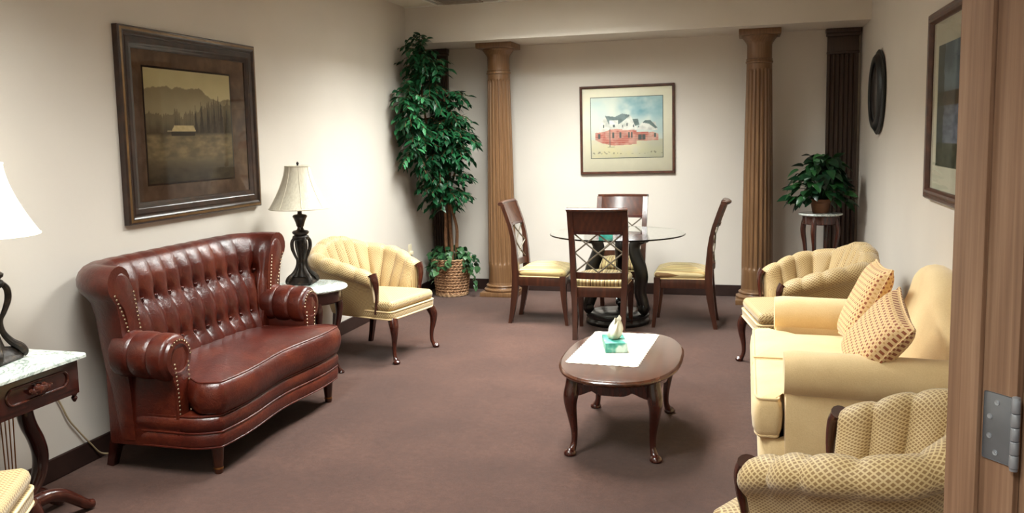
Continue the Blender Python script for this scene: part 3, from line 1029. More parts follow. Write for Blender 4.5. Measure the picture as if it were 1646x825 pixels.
# ------------------------------------------------------------------ gold tub armchairs
def make_armchair(label, loc, rz):
    t_ = thing('tub_armchair', label, 'armchair', loc, rz, 'gold patterned tub armchairs')
    half = [(-0.262, -0.115), (-0.285, 0.0), (-0.298, 0.10), (-0.294, 0.19), (-0.256, 0.27), (-0.165, 0.32)]
    plan = half + [(0, 0.338)] + [(-x, y) for x, y in half[::-1]]
    NCH = 13
    def prof(s, L):
        q = 1 - abs(s)
        HT = ((0, 0.618), (0.17, 0.663), (0.30, 0.697), (0.43, 0.72), (0.57, 0.738), (0.68, 0.765), (0.80, 0.80), (0.9, 0.815), (1.001, 0.82))
        for (qa, ha), (qb, hb) in zip(HT, HT[1:]):
            if qa <= q <= qb: h = lerp(ha, hb, (q - qa) / (qb - qa))
        ph = (s + 1) / 2 * NCH
        ch = abs(math.sin(PI * ph)) ** 0.55
        back = smooth01((q - 0.05) / 0.35)
        lean = 0.03 + 0.045 * back
        t1 = 0.042 + 0.028 * ch
        ro = 0.052
        out = []
        # inner face with channels
        for zf in (0.0, 0.2, 0.4, 0.6, 0.8):
            z = lerp(0.40, h - 0.075, zf)
            o_ = lerp(-0.03, lean - 0.004, zf) - t1 + 0.012 * math.sin(PI * zf) * -1
            out.append((o_, z))
        # roll
        co, cz = lean + 0.004, h - 0.052
        rr = ro + 0.013 * (ch - 0.6)
        for k in range(9):
            a = PI - k * (PI * 1.18) / 8
            out.append((co + rr * 1.12 * math.cos(a), cz + rr * math.sin(a)))
        # undercut and outer panel
        out.append((lean + 0.026, h - 0.098))
        out.append((lean + 0.012, h - 0.112))
        for zf in (0.25, 0.5, 0.75, 1.0):
            z = lerp(h - 0.112, 0.315, zf)
            out.append((lerp(lean + 0.012, -0.012, zf), z))
        out.append((-0.055, 0.312))
        out.append((-0.075, 0.36))
        return out
    MB().loft(shell(plan, prof, 104)).build('back', 'chair_fabric', t_, angle=60)
    # seat rail and seat
    outl = rounded([(-0.292, -0.262), (0.292, -0.262), (0.268, 0.02), (0.235, 0.275), (-0.235, 0.275), (-0.268, 0.02)], [0.05, 0.05, 0.1, 0.1, 0.1, 0.1], 6)
    rail = MB(); stack(rail, outl, [(0.012, 0.298), (0.004, 0.302), (0.0, 0.31), (-0.002, 0.345), (0.006, 0.36)])
    rail.build('seat_rail', 'chair_fabric', t_)
    for z in (0.306, 0.356):
        po = offset2(outl, 0.0)
        MB().tube([(p[0], p[1], z) for p in po], 0.0055, 6, loop=True).build('piping', 'sofa_cream', t_)
    seat = MB(); cushion(seat, offset2(outl, 0.002), 0.358, 0.428, 0.03, 0.036, 6)
    seat.build('seat', 'chair_fabric', t_, angle=70)
    # wooden arm fronts
    for sx in (-1, 1):
        path = catmull([(sx * 0.296, -0.124, 0.606), (sx * 0.296, -0.142, 0.575), (sx * 0.286, -0.147, 0.52), (sx * 0.276, -0.144, 0.46), (sx * 0.272, -0.138, 0.40), (sx * 0.274, -0.13, 0.335)], 5)
        rad = [lerp(0.047, 0.019, min(1, k / (len(path) - 1) * 1.6) ** 0.7) for k in range(len(path))]
        MB().tube(path, rad, 12, True, (0.55, 1.0), up=(0, 1, 0)).build('arm_front', 'cherry', t_)
    # legs
    for sx in (-1, 1):
        path = catmull([(sx * 0.245, -0.245, 0.30), (sx * 0.258, -0.262, 0.25), (sx * 0.256, -0.262, 0.19), (sx * 0.247, -0.252, 0.12), (sx * 0.246, -0.252, 0.06), (sx * 0.254, -0.264, 0.025), (sx * 0.262, -0.276, 0.012)], 4)
        n = len(path)
        rad = []
        for k in range(n):
            u = k / (n - 1)
            rad.append(lerp(0.034, 0.0135, smooth01(u / 0.62)) if u < 0.75 else lerp(0.0135, 0.024, smooth01((u - 0.75) / 0.25)))
        lb = MB().tube(path, rad, 10)
        lb.lathe([(0.0, 0.0), (0.020, 0.0), (0.026, 0.008), (0.025, 0.018), (0.016, 0.026), (0, 0.028)], 14, (sx * 0.262, -0.276, 0))
        lb.build('leg', 'cherry', t_)
        path = [(sx * 0.225, 0.235, 0.315), (sx * 0.23, 0.245, 0.2), (sx * 0.24, 0.27, 0.08), (sx * 0.248, 0.29, 0.0)]
        MB().tube(path, [0.03, 0.027, 0.022, 0.02], 4, True, up=(1, 1, 0)).build('leg', 'cherry_dark', t_, smooth=False)
    return t_
arm0 = make_armchair('gold patterned tub armchair beside the round marble lamp table', (-2.478, 5.72, 0), R(79))
dup(arm0, (0.29, 5.75, 0), R(-80), 'gold patterned tub armchair between the cream loveseat and the plant stand')
dup(arm0, (0.267, 2.66, 0), R(-119), 'gold patterned tub armchair nearest the doorway in front of the cream loveseat')
dup(arm0, (-2.435, 1.985, 0), R(119.7), 'gold patterned tub armchair in the lower left corner before the lyre table')

# ------------------------------------------------------------------ red leather settee
st_ = thing('leather_settee', 'oxblood leather settee with channelled tufted back and rolled arms along the left wall', 'settee', (-2.62, 3.965, 0), PI / 2)
def sfront(x):
    a = abs(x) / 0.66
    return -0.345 - 0.014 * math.cos(2 * PI * (a - 0.62) * 0.8)
fr = [(lerp(-0.60, 0.60, k / 24), sfront(lerp(-0.60, 0.60, k / 24))) for k in range(25)]
body = [(-0.655, -0.25)] + fr + [(0.655, -0.25), (0.655, 0.05), (0.60, 0.22), (0.45, 0.27), (-0.45, 0.27), (-0.60, 0.22), (-0.655, 0.05)]
body = rounded(body, [0.05] + [0.02] * 25 + [0.05, 0.06, 0.08, 0.06, 0.06, 0.08, 0.06], 3)
b = MB(); stack(b, body, [(0.05, 0.135), (0.012, 0.138), (0.002, 0.145), (0.0, 0.155), (-0.004, 0.18), (0.0, 0.205), (0.008, 0.211), (0.002, 0.218), (-0.008, 0.245), (-0.006, 0.272), (0.008, 0.288), (0.02, 0.29)])
b.build('seat_base', 'leather', st_, angle=60)
for z, d in ((0.2115, 0.001), (0.289, 0.004), (0.141, 0.004)):
    MB().tube([(p[0], p[1], z) for p in offset2(body, d)], 0.005, 6, loop=True).build('piping', 'leather', st_)
# seat cushion
cf = [(lerp(-0.60, 0.60, k / 24), sfront(lerp(-0.60, 0.60, k / 24)) - 0.012) for k in range(25)]
cush = rounded([(-0.645, -0.27)] + cf + [(0.645, -0.27), (0.54, -0.14), (0.52, 0.14), (0.42, 0.2), (-0.42, 0.2), (-0.52, 0.14), (-0.54, -0.14)], [0.06] + [0.02] * 25 + [0.06] * 7, 3)
b = MB()
rings = []
def cr(ins, z): return [(q[0], q[1], z) for q in offset2(cush, ins)]
for ins, z in ((0.02, 0.292), (0.002, 0.30), (-0.012, 0.335), (-0.018, 0.375), (-0.012, 0.415), (0.0, 0.438), (0.008, 0.443), (0.016, 0.444)):
    rings.append(cr(ins, z))
top = cr(0.018, 0.444)
for k in range(0, 9):
    u = k / 9.2
    rg = []
    for q in top:
        x, y = lerp(q[0], q[0] * 0.02, u), lerp(q[1], -0.06, u)
        puff = 0.034 * (1 - (1 - u) ** 2.2)
        rg.append((x, y, 0.444 + puff + 0.004 * noise.noise(Vector((x * 7, y * 7, 1.3))) * min(1, u * 3)))
    rings.append(rg)
b.loft(rings).build('seat_cushion', 'leather', st_, angle=60)
MB().tube([(p[0], p[1], 0.443) for p in offset2(cush, 0.006)], 0.0055, 6, loop=True).build('piping', 'leather', st_)
# back shell
plan = [(-0.612, 0.075), (-0.612, 0.13), (-0.585, 0.18), (-0.52, 0.211), (-0.40, 0.222), (-0.2, 0.224), (0, 0.225), (0.2, 0.224), (0.40, 0.222), (0.52, 0.211), (0.585, 0.18), (0.612, 0.13), (0.612, 0.075)]
NB = 13
ROWS = (0.545, 0.772)
def sprof(s, L):
    ph = (s + 1) / 2 * NB
    edge = smooth01((1 - abs(s)) / 0.10)
    ch = abs(math.sin(PI * ph)) ** 0.6
    out = []
    zs = [0.40, 0.44, 0.47, 0.495, 0.515, 0.53, 0.545, 0.56, 0.58, 0.60, 0.625, 0.655, 0.685, 0.71, 0.73, 0.745, 0.757, 0.765, 0.772, 0.78, 0.79, 0.805, 0.825, 0.85, 0.87, 0.885]
    for z in zs:
        lean = -0.115 + 0.125 * ((z - 0.40) / 0.485) ** 1.15
        # seams sit at integer ph; buttons on the seams of both rows, staggered
        d = 0.0
        for ri, zr in enumerate(ROWS):
            k0 = round(ph)
            if abs(k0) < 0.1 or k0 > NB - 0.1: continue
            dx = (ph - k0) * (L / NB); dz = z - zr
            d = max(d, math.exp(-(dx * dx) / 0.0006 - (dz * dz) / 0.0009))
        puff = 0.024 * ch * edge + 0.006 * edge * math.cos((z - 0.66) * 2 * PI / 0.227)
        wr = (0.003 * noise.noise(Vector((ph * 1.9, z * 26, 4.0))) + 0.005 * noise.noise(Vector((ph * 5.0, z * 9, 8.0))) * math.exp(-min(abs(z - r0_) for r0_ in ROWS) / 0.03)) * edge
        out.append((lean - puff + 0.040 * d * edge - wr, z))
    co, cz, rr = 0.088, 0.898, 0.083
    drop = 0.022 * (1 - smooth01((1 - abs(s)) / 0.09))
    for k in range(1, 12):
        a = PI - k * (PI * 1.30) / 11
        r2 = rr * (1 + 0.045 * (ch - 0.6) * edge) * (1 - drop)
        out.append((co + r2 * math.cos(a), cz + r2 * math.sin(a)))
    out += [(0.115, 0.80), (0.10, 0.74), (0.085, 0.60), (0.06, 0.40), (0.045, 0.16), (-0.02, 0.16), (-0.05, 0.30)]
    return out
MB().loft(shell(plan, sprof, 170)).build('backrest', 'leather', st_, angle=75)
for ri, zr in enumerate(ROWS):
    rgs = shell(plan, lambda s, L: [(-0.115 + 0.125 * ((zr - 0.40) / 0.485) ** 1.15 + 0.006, zr)], 170)
    for k in range(1, NB - (0 if ri == 0 else 0)):
        kk = k
        if kk > NB - 0.6 or kk < 0.6: continue
        p = rgs[int(round(kk / NB * 170))][0]
        MB().lathe([(0, -0.006), (0.010, -0.004), (0.012, 0), (0.010, 0.004), (0, 0.006)], 10, p).build('button', 'leather', st_)
# arms
for sx in (-1, 1):
    rings = []
    y0, y1 = 0.13, -0.165
    NA = 36
    for k in range(NA + 1):
        u = k / NA
        y = lerp(y0, y1, u)
        ph = u * 3.0
        r = 0.100 + 0.010 * abs(math.sin(PI * ph)) ** 0.5 - 0.018 * smooth01((u - 0.95) / 0.05)
        cz = 0.556 + 0.012 * (1 - u)
        rg = []
        for q in range(22):
            a = 2 * PI * q / 22
            xx, zz = math.cos(a) * r * 1.02, math.sin(a) * r
            rg.append((sx * (0.634 + xx), y, cz + zz))
        rings.append(rg)
    ar = MB().loft(rings).build('arm', 'leather', st_, angle=50)
    # scroll boss recessed face and front panel
    MB().loft([[(sx * (0.634 + math.cos(2 * PI * q / 22) * r_), y_, 0.556 + math.sin(2 * PI * q / 22) * r_) for q in range(22)] for r_, y_ in ((0.094, -0.16), (0.088, -0.172), (0.066, -0.176), (0.058, -0.170), (0.03, -0.168), (0.004, -0.168))]).build('scroll_face', 'leather', st_)
    pan = [(0.560, 0.54), (0.575, 0.42), (0.585, 0.15), (0.655, 0.15), (0.662, 0.42), (0.705, 0.54), (0.66, 0.60), (0.60, 0.60)]
    MB().loft([[(sx * p[0], -0.155, p[1]) for p in pan], [(sx * p[0], -0.168, p[1]) for p in pan], [(sx * (0.62 + (p[0] - 0.62) * 0.86), -0.172, p[1]) for p in pan]]).build('arm_front_panel', 'leather', st_)
    MB().box((sx * 0.612, 0.03, 0.34), (0.085, 0.38, 0.42), 0.02).build('arm_side', 'leather', st_)
    # nailheads: joined, each a few pixels
    nb = MB()
    def nail(p, r=0.0058):
        nb.lathe([(r, 0), (r * 0.75, 0.0028), (0.0005, 0.004)], 6, (0, 0, 0))
        # turn the last-added lathe so that it faces the front (-y)
        cnt = 18
        for i in range(len(nb.v) - cnt, len(nb.v)):
            x, y, z = nb.v[i]
            nb.v[i] = (p[0] + x, p[1] - z, p[2] + y)
    pth = [(0.572, 0.30 + 0.0205 * k) for k in range(12)]
    pth += [(0.634 + 0.082 * math.cos(a), 0.556 + 0.082 * math.sin(a)) for a in [PI * 0.98 - k * 0.235 for k in range(10)]]
    for px, pz in pth: nail((sx * px, -0.1745, pz))
    for k in range(13): nail((sx * lerp(0.652, 0.672, (k / 12) ** 2), -0.1745, 0.30 + 0.0195 * k))
    # wing end of the back
    for k in range(14):
        u = k / 13
        nail((sx * lerp(0.572, 0.615, u), 0.062, 0.60 + 0.25 * u))
        nail((sx * lerp(0.652, 0.742, u ** 1.5), 0.062, 0.60 + 0.25 * u))
    o = nb.build('nailhead_trim', 'nail_brass', st_)
    o['kind'] = 'stuff'
    wp = [(0.575, 0.58), (0.572, 0.70), (0.60, 0.84), (0.645, 0.925), (0.70, 0.945), (0.745, 0.90), (0.735, 0.83), (0.69, 0.78), (0.665, 0.70), (0.655, 0.58)]
    wp = [(q.x, q.y) for q in catmull([(p[0], p[1], 0) for p in wp], 4)]
    MB().loft([[(sx * p[0], 0.10, p[1]) for p in wp], [(sx * p[0], 0.072, p[1]) for p in wp], [(sx * (0.655 + (p[0] - 0.655) * 0.8), 0.064, 0.77 + (p[1] - 0.77) * 0.93) for p in wp]]).build('wing_face', 'leather', st_)
for sx in (-1, 1):
    lg = MB().lathe([(0, 0), (0.018, 0), (0.022, 0.012), (0.019, 0.026), (0.021, 0.03), (0.024, 0.06), (0.03, 0.125), (0.034, 0.128), (0.034, 0.14), (0, 0.14)], 16, (sx * 0.56, -0.295, 0)).build('leg', 'chair_wood', st_)
    MB().lathe([(0.0225, 0.022), (0.0235, 0.026), (0.0225, 0.03)], 16, (sx * 0.56, -0.295, 0)).build('brass_collar', 'brass', lg)
    MB().tube([(sx * 0.575, 0.235, 0.15), (sx * 0.585, 0.27, 0.0)], [0.034, 0.026], 4, up=(1, 1, 0)).build('leg', 'cherry_dark', st_, smooth=False)

# ------------------------------------------------------------------ cream loveseat on the right
cs = thing('cream_loveseat', 'cream upholstered loveseat with rolled arms and camel back along the right wall', 'loveseat', (0.50, 4.25, 0), -PI / 2)
base = rounded([(-0.655, -0.345), (-0.655, -0.40), (-0.60, -0.435), (0.60, -0.435), (0.655, -0.40), (0.655, -0.345), (0.655, 0.42), (-0.655, 0.42)][::1], 0.03, 4)
# polygon must be CCW
def ccw(p):
    a = sum(p[i - 1][0] * p[i][1] - p[i][0] * p[i - 1][1] for i in range(len(p)))
    return p if a > 0 else p[::-1]
base = ccw(base)
b = MB(); stack(b, base, [(0.02, 0.03), (0.004, 0.035), (0.0, 0.06), (-0.004, 0.18), (0.004, 0.275), (0.02, 0.285)])
b.build('seat_base', 'sofa_cream', cs, angle=60)
for sx in (-1, 1):
    for sy in (-1, 1):
        MB().lathe([(0, 0), (0.02, 0), (0.026, 0.04), (0, 0.04)], 12, (sx * 0.58, sy * 0.34, 0)).build('foot', 'cherry_dark', cs)
    # T-shaped seat cushion
    pc = [(0.004, -0.468), (0.62, -0.468), (0.672, -0.45), (0.672, -0.352), (0.535, -0.338), (0.525, 0.20), (0.004, 0.20)]
    pc = ccw([(sx * p[0], p[1]) for p in pc])
    pc = rounded(pc, 0.028, 5)
    b = MB(); cushion(b, pc, 0.288, 0.455, 0.026, 0.022, 6)
    o = b.build('seat_cushion', 'sofa_cream', cs, angle=70)
    for z in (0.30, 0.452):
        MB().tube([(p[0], p[1], z) for p in offset2(pc, 0.016)], 0.0055, 6, loop=True).build('piping', 'sofa_cream', o)
    # rolled arm
    rings = []
    for k in range(17):
        u = k / 16
        y = lerp(-0.345, 0.36, u)
        r = 0.092 * (0.93 + 0.07 * smooth01(u * 14)) 
        rg = []
        for q in range(24):
            a = 2 * PI * q / 24
            rg.append((sx * (0.612 + r * 1.02 * math.cos(a)), y, 0.552 - 0.015 * u + r * math.sin(a)))
        rings.append(rg)
    MB().loft(rings).build('arm', 'sofa_cream', cs, angle=50)
    MB().box((sx * 0.603, 0.02, 0.28), (0.125, 0.72, 0.50), 0.014).build('arm_panel', 'sofa_cream', cs)
# camel back
ny, nz = 40, 10
def topz(x):
    return 0.60 + 0.285 * math.exp(-(abs(x) / 0.40) ** 3.2) + 0.02 * math.cos(x * 4)
rings = []
for k in range(ny + 1):
    x = lerp(-0.66, 0.66, k / ny)
    zt = topz(x)
    e_ = 1 - 0.25 * (abs(x) / 0.66) ** 8
    rg = []
    for q in range(9):
        u = q / 8
        z = lerp(0.40, zt - 0.06, u)
        rg.append((x, lerp(0.165, 0.255, u) - 0.028 * math.sin(PI * min(1, u * 1.1)) * e_, z))
    for q in range(1, 9):
        a = PI - q * PI / 8
        rg.append((x, 0.328 + 0.073 * math.cos(a), zt - 0.06 + 0.062 * math.sin(a)))
    rg += [(x, 0.405, 0.3), (x, 0.405, 0.05), (x, 0.2, 0.05)]
    rings.append(rg)
MB().loft(rings).build('backrest', 'sofa_cream', cs, angle=60)

# throw pillows
def pillow(label, corner, a, b2, thick):
    """corner: a lower corner, a / b2: edge vectors"""
    a = Vector(a); b2 = Vector(b2); corner = Vector(corner)
    nr = a.cross(b2).normalized()
    cen = corner + a / 2 + b2 / 2
    N = 22
    mb = MB(); pts = {}
    V = []; F_ = []; U_ = []
    for side in (1, -1):
        base_i = len(V)
        for j in range(N + 1):
            for i in range(N + 1):
                u, v = -1 + 2 * i / N, -1 + 2 * j / N
                pin = 1 - 0.075 * (1 - abs(u) ** 2) * abs(v) ** 3
                pin2 = 1 - 0.075 * (1 - abs(v) ** 2) * abs(u) ** 3
                h = max(0.0, (1 - u ** 4) * (1 - v ** 4)) ** 0.55
                h *= 1 + 0.05 * noise.noise(Vector((u * 2, v * 2, side)))
                p = a * (u * pin2 / 2) + b2 * (v * pin / 2) + nr * (side * (thick * h + 0.004))
                V.append(p)
        for j in range(N):
            for i in range(N):
                k = [base_i + j * (N + 1) + i, base_i + j * (N + 1) + i + 1, base_i + (j + 1) * (N + 1) + i + 1, base_i + (j + 1) * (N + 1) + i]
                F_.append(k)
                U_.append([((q - base_i) % (N + 1) / N * a.length, (q - base_i) // (N + 1) / N * b2.length) for q in k])
    t_ = thing('throw_pillow', label, 'pillow', cen, 0, 'patterned throw pillows on the cream loveseat')
    mb.add(V, F_, U_)
    mb.build('cover', 'pillow', t_, angle=80)
    edge = []
    for (i, j) in [(i, 0) for i in range(N)] + [(N, j) for j in range(N)] + [(i, N) for i in range(N, 0, -1)] + [(0, j) for j in range(N, 0, -1)]:
        u, v = -1 + 2 * i / N, -1 + 2 * j / N
        pin = 1 - 0.075 * (1 - abs(u) ** 2) * abs(v) ** 3
        pin2 = 1 - 0.075 * (1 - abs(v) ** 2) * abs(u) ** 3
        edge.append(a * (u * pin2 / 2) + b2 * (v * pin / 2))
    MB().tube(edge, 0.0065, 6, loop=True).build('piping', 'pillow', t_)
pillow('tan spotted throw pillow leaning upright beside the far arm of the loveseat', (0.46, 4.66, 0.50), (0.02, -0.36, 0.0), (0.165, 0.0, 0.375), 0.055)
pillow('tan spotted throw pillow tipped on its corner in front of the other pillow', (0.412, 4.00, 0.585), (-0.005, -0.385, -0.095), (0.205, -0.075, 0.275), 0.06)

# ------------------------------------------------------------------ dining chairs
def make_dining(label, loc, rz):
    t_ = thing('dining_chair', label, 'dining chair', loc, rz, 'dining chairs round the glass table')
    # rear posts with legs in one sweep
    def py(z):
        if z < 0.40: return 0.195 + 0.055 * ((0.40 - z) / 0.40) ** 1.6
        return 0.195 + 0.012 * ((z - 0.40) / 0.3) + 0.085 * smooth01((z - 0.62) / 0.42) * ((z - 0.40) / 0.6)
    def pxx(z):
        return 0.176 + 0.024 * smooth01(z / 0.9)
    zs = [0, 0.08, 0.16, 0.24, 0.32, 0.40, 0.48, 0.56, 0.64, 0.72, 0.80, 0.88, 0.94, 0.975]
    for sx in (-1, 1):
        rings = []
        for z in zs:
            w, d = (0.018 if z < 0.1 else 0.021), (0.016 + 0.012 * smooth01(z / 0.3) - 0.012 * smooth01((z - 0.45) / 0.3))
            x, y = sx * pxx(z), py(z)
            rings.append([(x - w, y - d, z), (x + w, y - d, z), (x + w, y + d, z), (x - w, y + d, z)])
        MB().loft(rings).build('rear_post', 'chair_wood', t_, angle=30)
        rings = []
        for z in (0, 0.1, 0.2, 0.3, 0.40):
            w = 0.013 + 0.011 * smooth01(z / 0.35)
            y = -0.195 - 0.03 * (1 - z / 0.4) ** 2
            rings.append([(sx * 0.195 - w, y - w, z), (sx * 0.195 + w, y - w, z), (sx * 0.195 + w, y + w, z), (sx * 0.195 - w, y + w, z)])
        MB().loft(rings).build('front_leg', 'chair_wood', t_, angle=30)
        MB().box((sx * 0.19, 0.0, 0.352), (0.024, 0.36, 0.072), 0.003).build('side_rail', 'chair_wood', t_)
    MB().box((0, -0.197, 0.352), (0.37, 0.024, 0.072), 0.003).build('front_rail', 'chair_wood', t_)
    MB().box((0, 0.192, 0.352), (0.33, 0.024, 0.072), 0.003).build('back_rail', 'chair_wood', t_)
    # crest panel, curved in plan, rolled top
    def crest(z0, z1, th, name, roll=False, mat='chair_wood', xm=None, dy=0.0):
        rings = []
        n = 14
        zz = [lerp(z0, z1, k / 8) for k in range(9)]
        for k in range(n + 1):
            x = lerp(-1, 1, k / n)
            rg = []
            for z in zz:
                hw = (pxx(z) - 0.018) if xm is None else xm
                rg.append((x * hw, py(z) + 0.028 * (1 - x * x) * -0 + 0.030 * (1 - x * x) - th / 2 + dy, z))
            for z in zz[::-1]:
                hw = (pxx(z) - 0.018) if xm is None else xm
                rg.append((x * hw, py(z) + 0.030 * (1 - x * x) + th / 2 + dy, z))
            rings.append(rg)
        return MB().loft(rings).build(name, mat, t_, angle=40)
    crest(0.792, 0.972, 0.022, 'crest_panel')
    crest(0.795, 0.815, 0.032, 'carved_band', mat='cherry_dark')
    # rolled top rail
    path = []
    for k in range(17):
        x = lerp(-1, 1, k / 16)
        path.append((x * 0.218, py(0.975) + 0.012 + 0.030 * (1 - x * x), 0.978))
    MB().tube(path, [0.020] * 17, 10, True, (0.75, 1.15), up=(0, 0, 1)).build('top_roll', 'chair_wood', t_)
    crest(0.455, 0.505, 0.024, 'lower_rail')
    # lattice
    zb, zt = 0.505, 0.795
    hw = 0.178
    def lp(x, z): return Vector((x * hw, py(z) + 0.030 * (1 - x * x), z))
    zm = (zb + zt) / 2
    for (xa, za, xb, zb_) in ((-1, zb, 1, zt), (-1, zt, 1, zb), (-1, zm, 0, zt), (0, zt, 1, zm), (1, zm, 0, zb), (0, zb, -1, zm)):
        pts = [lp(lerp(xa, xb, k / 6), lerp(za, zb_, k / 6)) for k in range(7)]
        MB().tube(pts, 0.0058, 6).build('lattice_bar', 'lattice_metal', t_)
    # seat
    pc = rounded([(-0.213, -0.222), (0.213, -0.222), (0.19, 0.185), (-0.19, 0.185)], 0.035, 5)
    b = MB(); cushion(b, pc, 0.388, 0.448, 0.026, 0.042, 7)
    b.build('seat', 'stripe', t_, angle=70)
    MB().tube([(p[0], p[1], 0.39) for p in offset2(pc, 0.006)], 0.005, 6, loop=True).build('gimp_trim', 'sofa_cream', t_)
    return t_
dc0 = make_dining('dining chair with its back to the camera in front of the glass table', (-1.04, 6.60, 0), R(182))
dup(dc0, (-1.585, 7.015, 0), R(90), 'dining chair left of the glass table beside the wooden column')
dup(dc0, (-0.46, 7.08, 0), R(-90), 'dining chair right of the glass table facing left')
dup(dc0, (-1.035, 7.44, 0), R(0), 'dining chair behind the glass table against the back wall')

# glass dining table
gt = thing('glass_table', 'round glass dining table on a black scrolled pedestal', 'table', (-0.985, 7.02, 0))
MB().lathe([(0.0, 0.718), (0.532, 0.718), (0.538, 0.721), (0.540, 0.724), (0.538, 0.727), (0.532, 0.730), (0.0, 0.730)], 96).build('glass_top', 'glass', gt, angle=20)
b = MB().lathe([(0.0, 0.0), (0.245, 0.0), (0.252, 0.012), (0.252, 0.03), (0.245, 0.04), (0.24, 0.05), (0.252, 0.06), (0.252, 0.075), (0.235, 0.088), (0.0, 0.09)], 48)
b.build('plinth', 'black_lacquer', gt, angle=40)
for ang in (200, -20, 90):
    path2 = catmull([(0.215, 0, 0.10), (0.238, 0, 0.13), (0.228, 0, 0.18), (0.205, 0, 0.25), (0.205, 0, 0.32), (0.215, 0, 0.39), (0.20, 0, 0.47), (0.17, 0, 0.54), (0.152, 0, 0.60), (0.158, 0, 0.645), (0.19, 0, 0.684), (0.232, 0, 0.690)], 5)
    rz = Matrix.Rotation(R(ang), 3, 'Z')
    n = len(path2)
    rad = [0.038 + 0.016 * math.sin(PI * min(1, k / (n - 1))) for k in range(n)]
    pb = MB().tube([rz @ p for p in path2], rad, 10, True, (0.8, 1.0), up=tuple(rz @ Vector((0, 1, 0))))
    pb.build('scroll_leg', 'black_lacquer', gt)
    for (rr_, zz_, r0) in ((0.235, 0.135, 0.034), (0.238, 0.687, 0.028)):
        c_ = rz @ Vector((rr_, 0, zz_)); ax = rz @ Vector((0, 1, 0))
        MB().tube([c_ - ax * 0.045, c_ - ax * 0.04, c_ + ax * 0.04, c_ + ax * 0.045], [r0 * 0.8, r0, r0, r0 * 0.8], 14).build('volute', 'black_lacquer', gt)
tb2 = thing('small_tissue_box', 'small teal box on the glass table seen through the chair lattice', 'box', (-1.012, 6.60, 0.7302), R(8))
MB().box((0, 0, 0.022), (0.105, 0.10, 0.044), 0.002).build('carton', 'tissue_teal', tb2)
MB().lathe([(0.0, 0.0442), (0.03, 0.0442), (0.03, 0.0448), (0, 0.0448)], 20, (0, 0, 0), 1, 0.6).build('opening', 'tissue', tb2)

# ------------------------------------------------------------------ coffee table
ct = thing('coffee_table', 'oval cherry coffee table with cabriole legs in the middle of the carpet', 'coffee table', (-0.588, 4.375, 0))
def superell(a, b_, n=64, e=2.5):
    out = []
    for k in range(n):
        t2 = 2 * PI * k / n
        c, s = math.cos(t2), math.sin(t2)
        out.append((a * math.copysign(abs(c) ** (2 / e), c), b_ * math.copysign(abs(s) ** (2 / e), s)))
    return out
ov = superell(0.300, 0.53, 72, 2.45)
b = MB(); stack(b, ov, [(0.028, 0.378), (0.018, 0.380), (0.012, 0.386), (0.003, 0.389), (0.0, 0.395), (0.001, 0.401), (0.008, 0.405), (0.012, 0.409), (0.018, 0.410)])
b.build('top', 'cherry_top', ct, angle=35)
# scalloped apron on four sides between the legs
def apron(p0, p1, dirn, name='apron'):
    p0 = Vector(p0); p1 = Vector(p1); nn = Vector(dirn)
    n = 20; rings = []
    for k in range(n + 1):
        u = k / n
        p = p0.lerp(p1, u) + nn * (0.028 * math.sin(PI * u))
        e = min(u, 1 - u)
        drop = 0.062 + 0.028 * (1 - smooth01(e / 0.22)) + 0.010 * math.sin(PI * u) - 0.014 * math.exp(-((e - 0.25) / 0.05) ** 2)
        rings.append([p + Vector((0, 0, 0.379)), p + Vector((0, 0, 0.379 - drop)), p - nn * 0.016 + Vector((0, 0, 0.379 - drop)), p - nn * 0.016 + Vector((0, 0, 0.379))])
    return MB().loft(rings).build(name, 'cherry', ct, angle=40)
ax_, ay_ = 0.188, 0.365
apron((-ax_, -ay_ - 0.01, 0), (ax_, -ay_ - 0.01, 0), (0, -1, 0)); apron((-ax_, ay_ + 0.01, 0), (ax_, ay_ + 0.01, 0), (0, 1, 0))
apron((-ax_ - 0.012, -ay_, 0), (-ax_ - 0.012, ay_, 0), (-1, 0, 0)); apron((ax_ + 0.012, -ay_, 0), (ax_ + 0.012, ay_, 0), (1, 0, 0))
for sx in (-1, 1):
    for sy in (-1, 1):
        d = Vector((sx * 0.6, sy * 0.8, 0))
        o_ = Vector((sx * 0.188, sy * 0.36, 0))
        prof = [(0.0, 0.378, 0.032), (0.004, 0.34, 0.035), (0.016, 0.29, 0.036), (0.018, 0.25, 0.030), (0.008, 0.19, 0.023), (-0.004, 0.12, 0.017), (-0.004, 0.065, 0.0145), (0.006, 0.035, 0.017), (0.018, 0.018, 0.022)]
        path = catmull([o_ + d * p[0] + Vector((0, 0, p[1])) for p in prof], 4)
        rr_ = catmull([(p[2], 0, 0) for p in prof], 4)
        lb = MB().tube(path, [q.x for q in rr_], 12)
        f_ = o_ + d * 0.024
        lb.lathe([(0, 0), (0.024, 0), (0.030, 0.006), (0.030, 0.014), (0.022, 0.026), (0.010, 0.034), (0, 0.035)], 16, (f_.x, f_.y, 0))
        lb.build('leg', 'cherry', ct)
        for dd in (Vector((-sx, 0, 0)), Vector((0, -sy, 0))):
            p = o_ + dd * 0.035
            MB().tube([p + Vector((0, 0, 0.345)) - dd * 0.01, p + Vector((0, 0, 0.325)) + dd * 0.004, p + Vector((0, 0, 0.303)) - dd * 0.004], [0.022, 0.02, 0.008], 8).build('leg_bracket', 'cherry', ct)

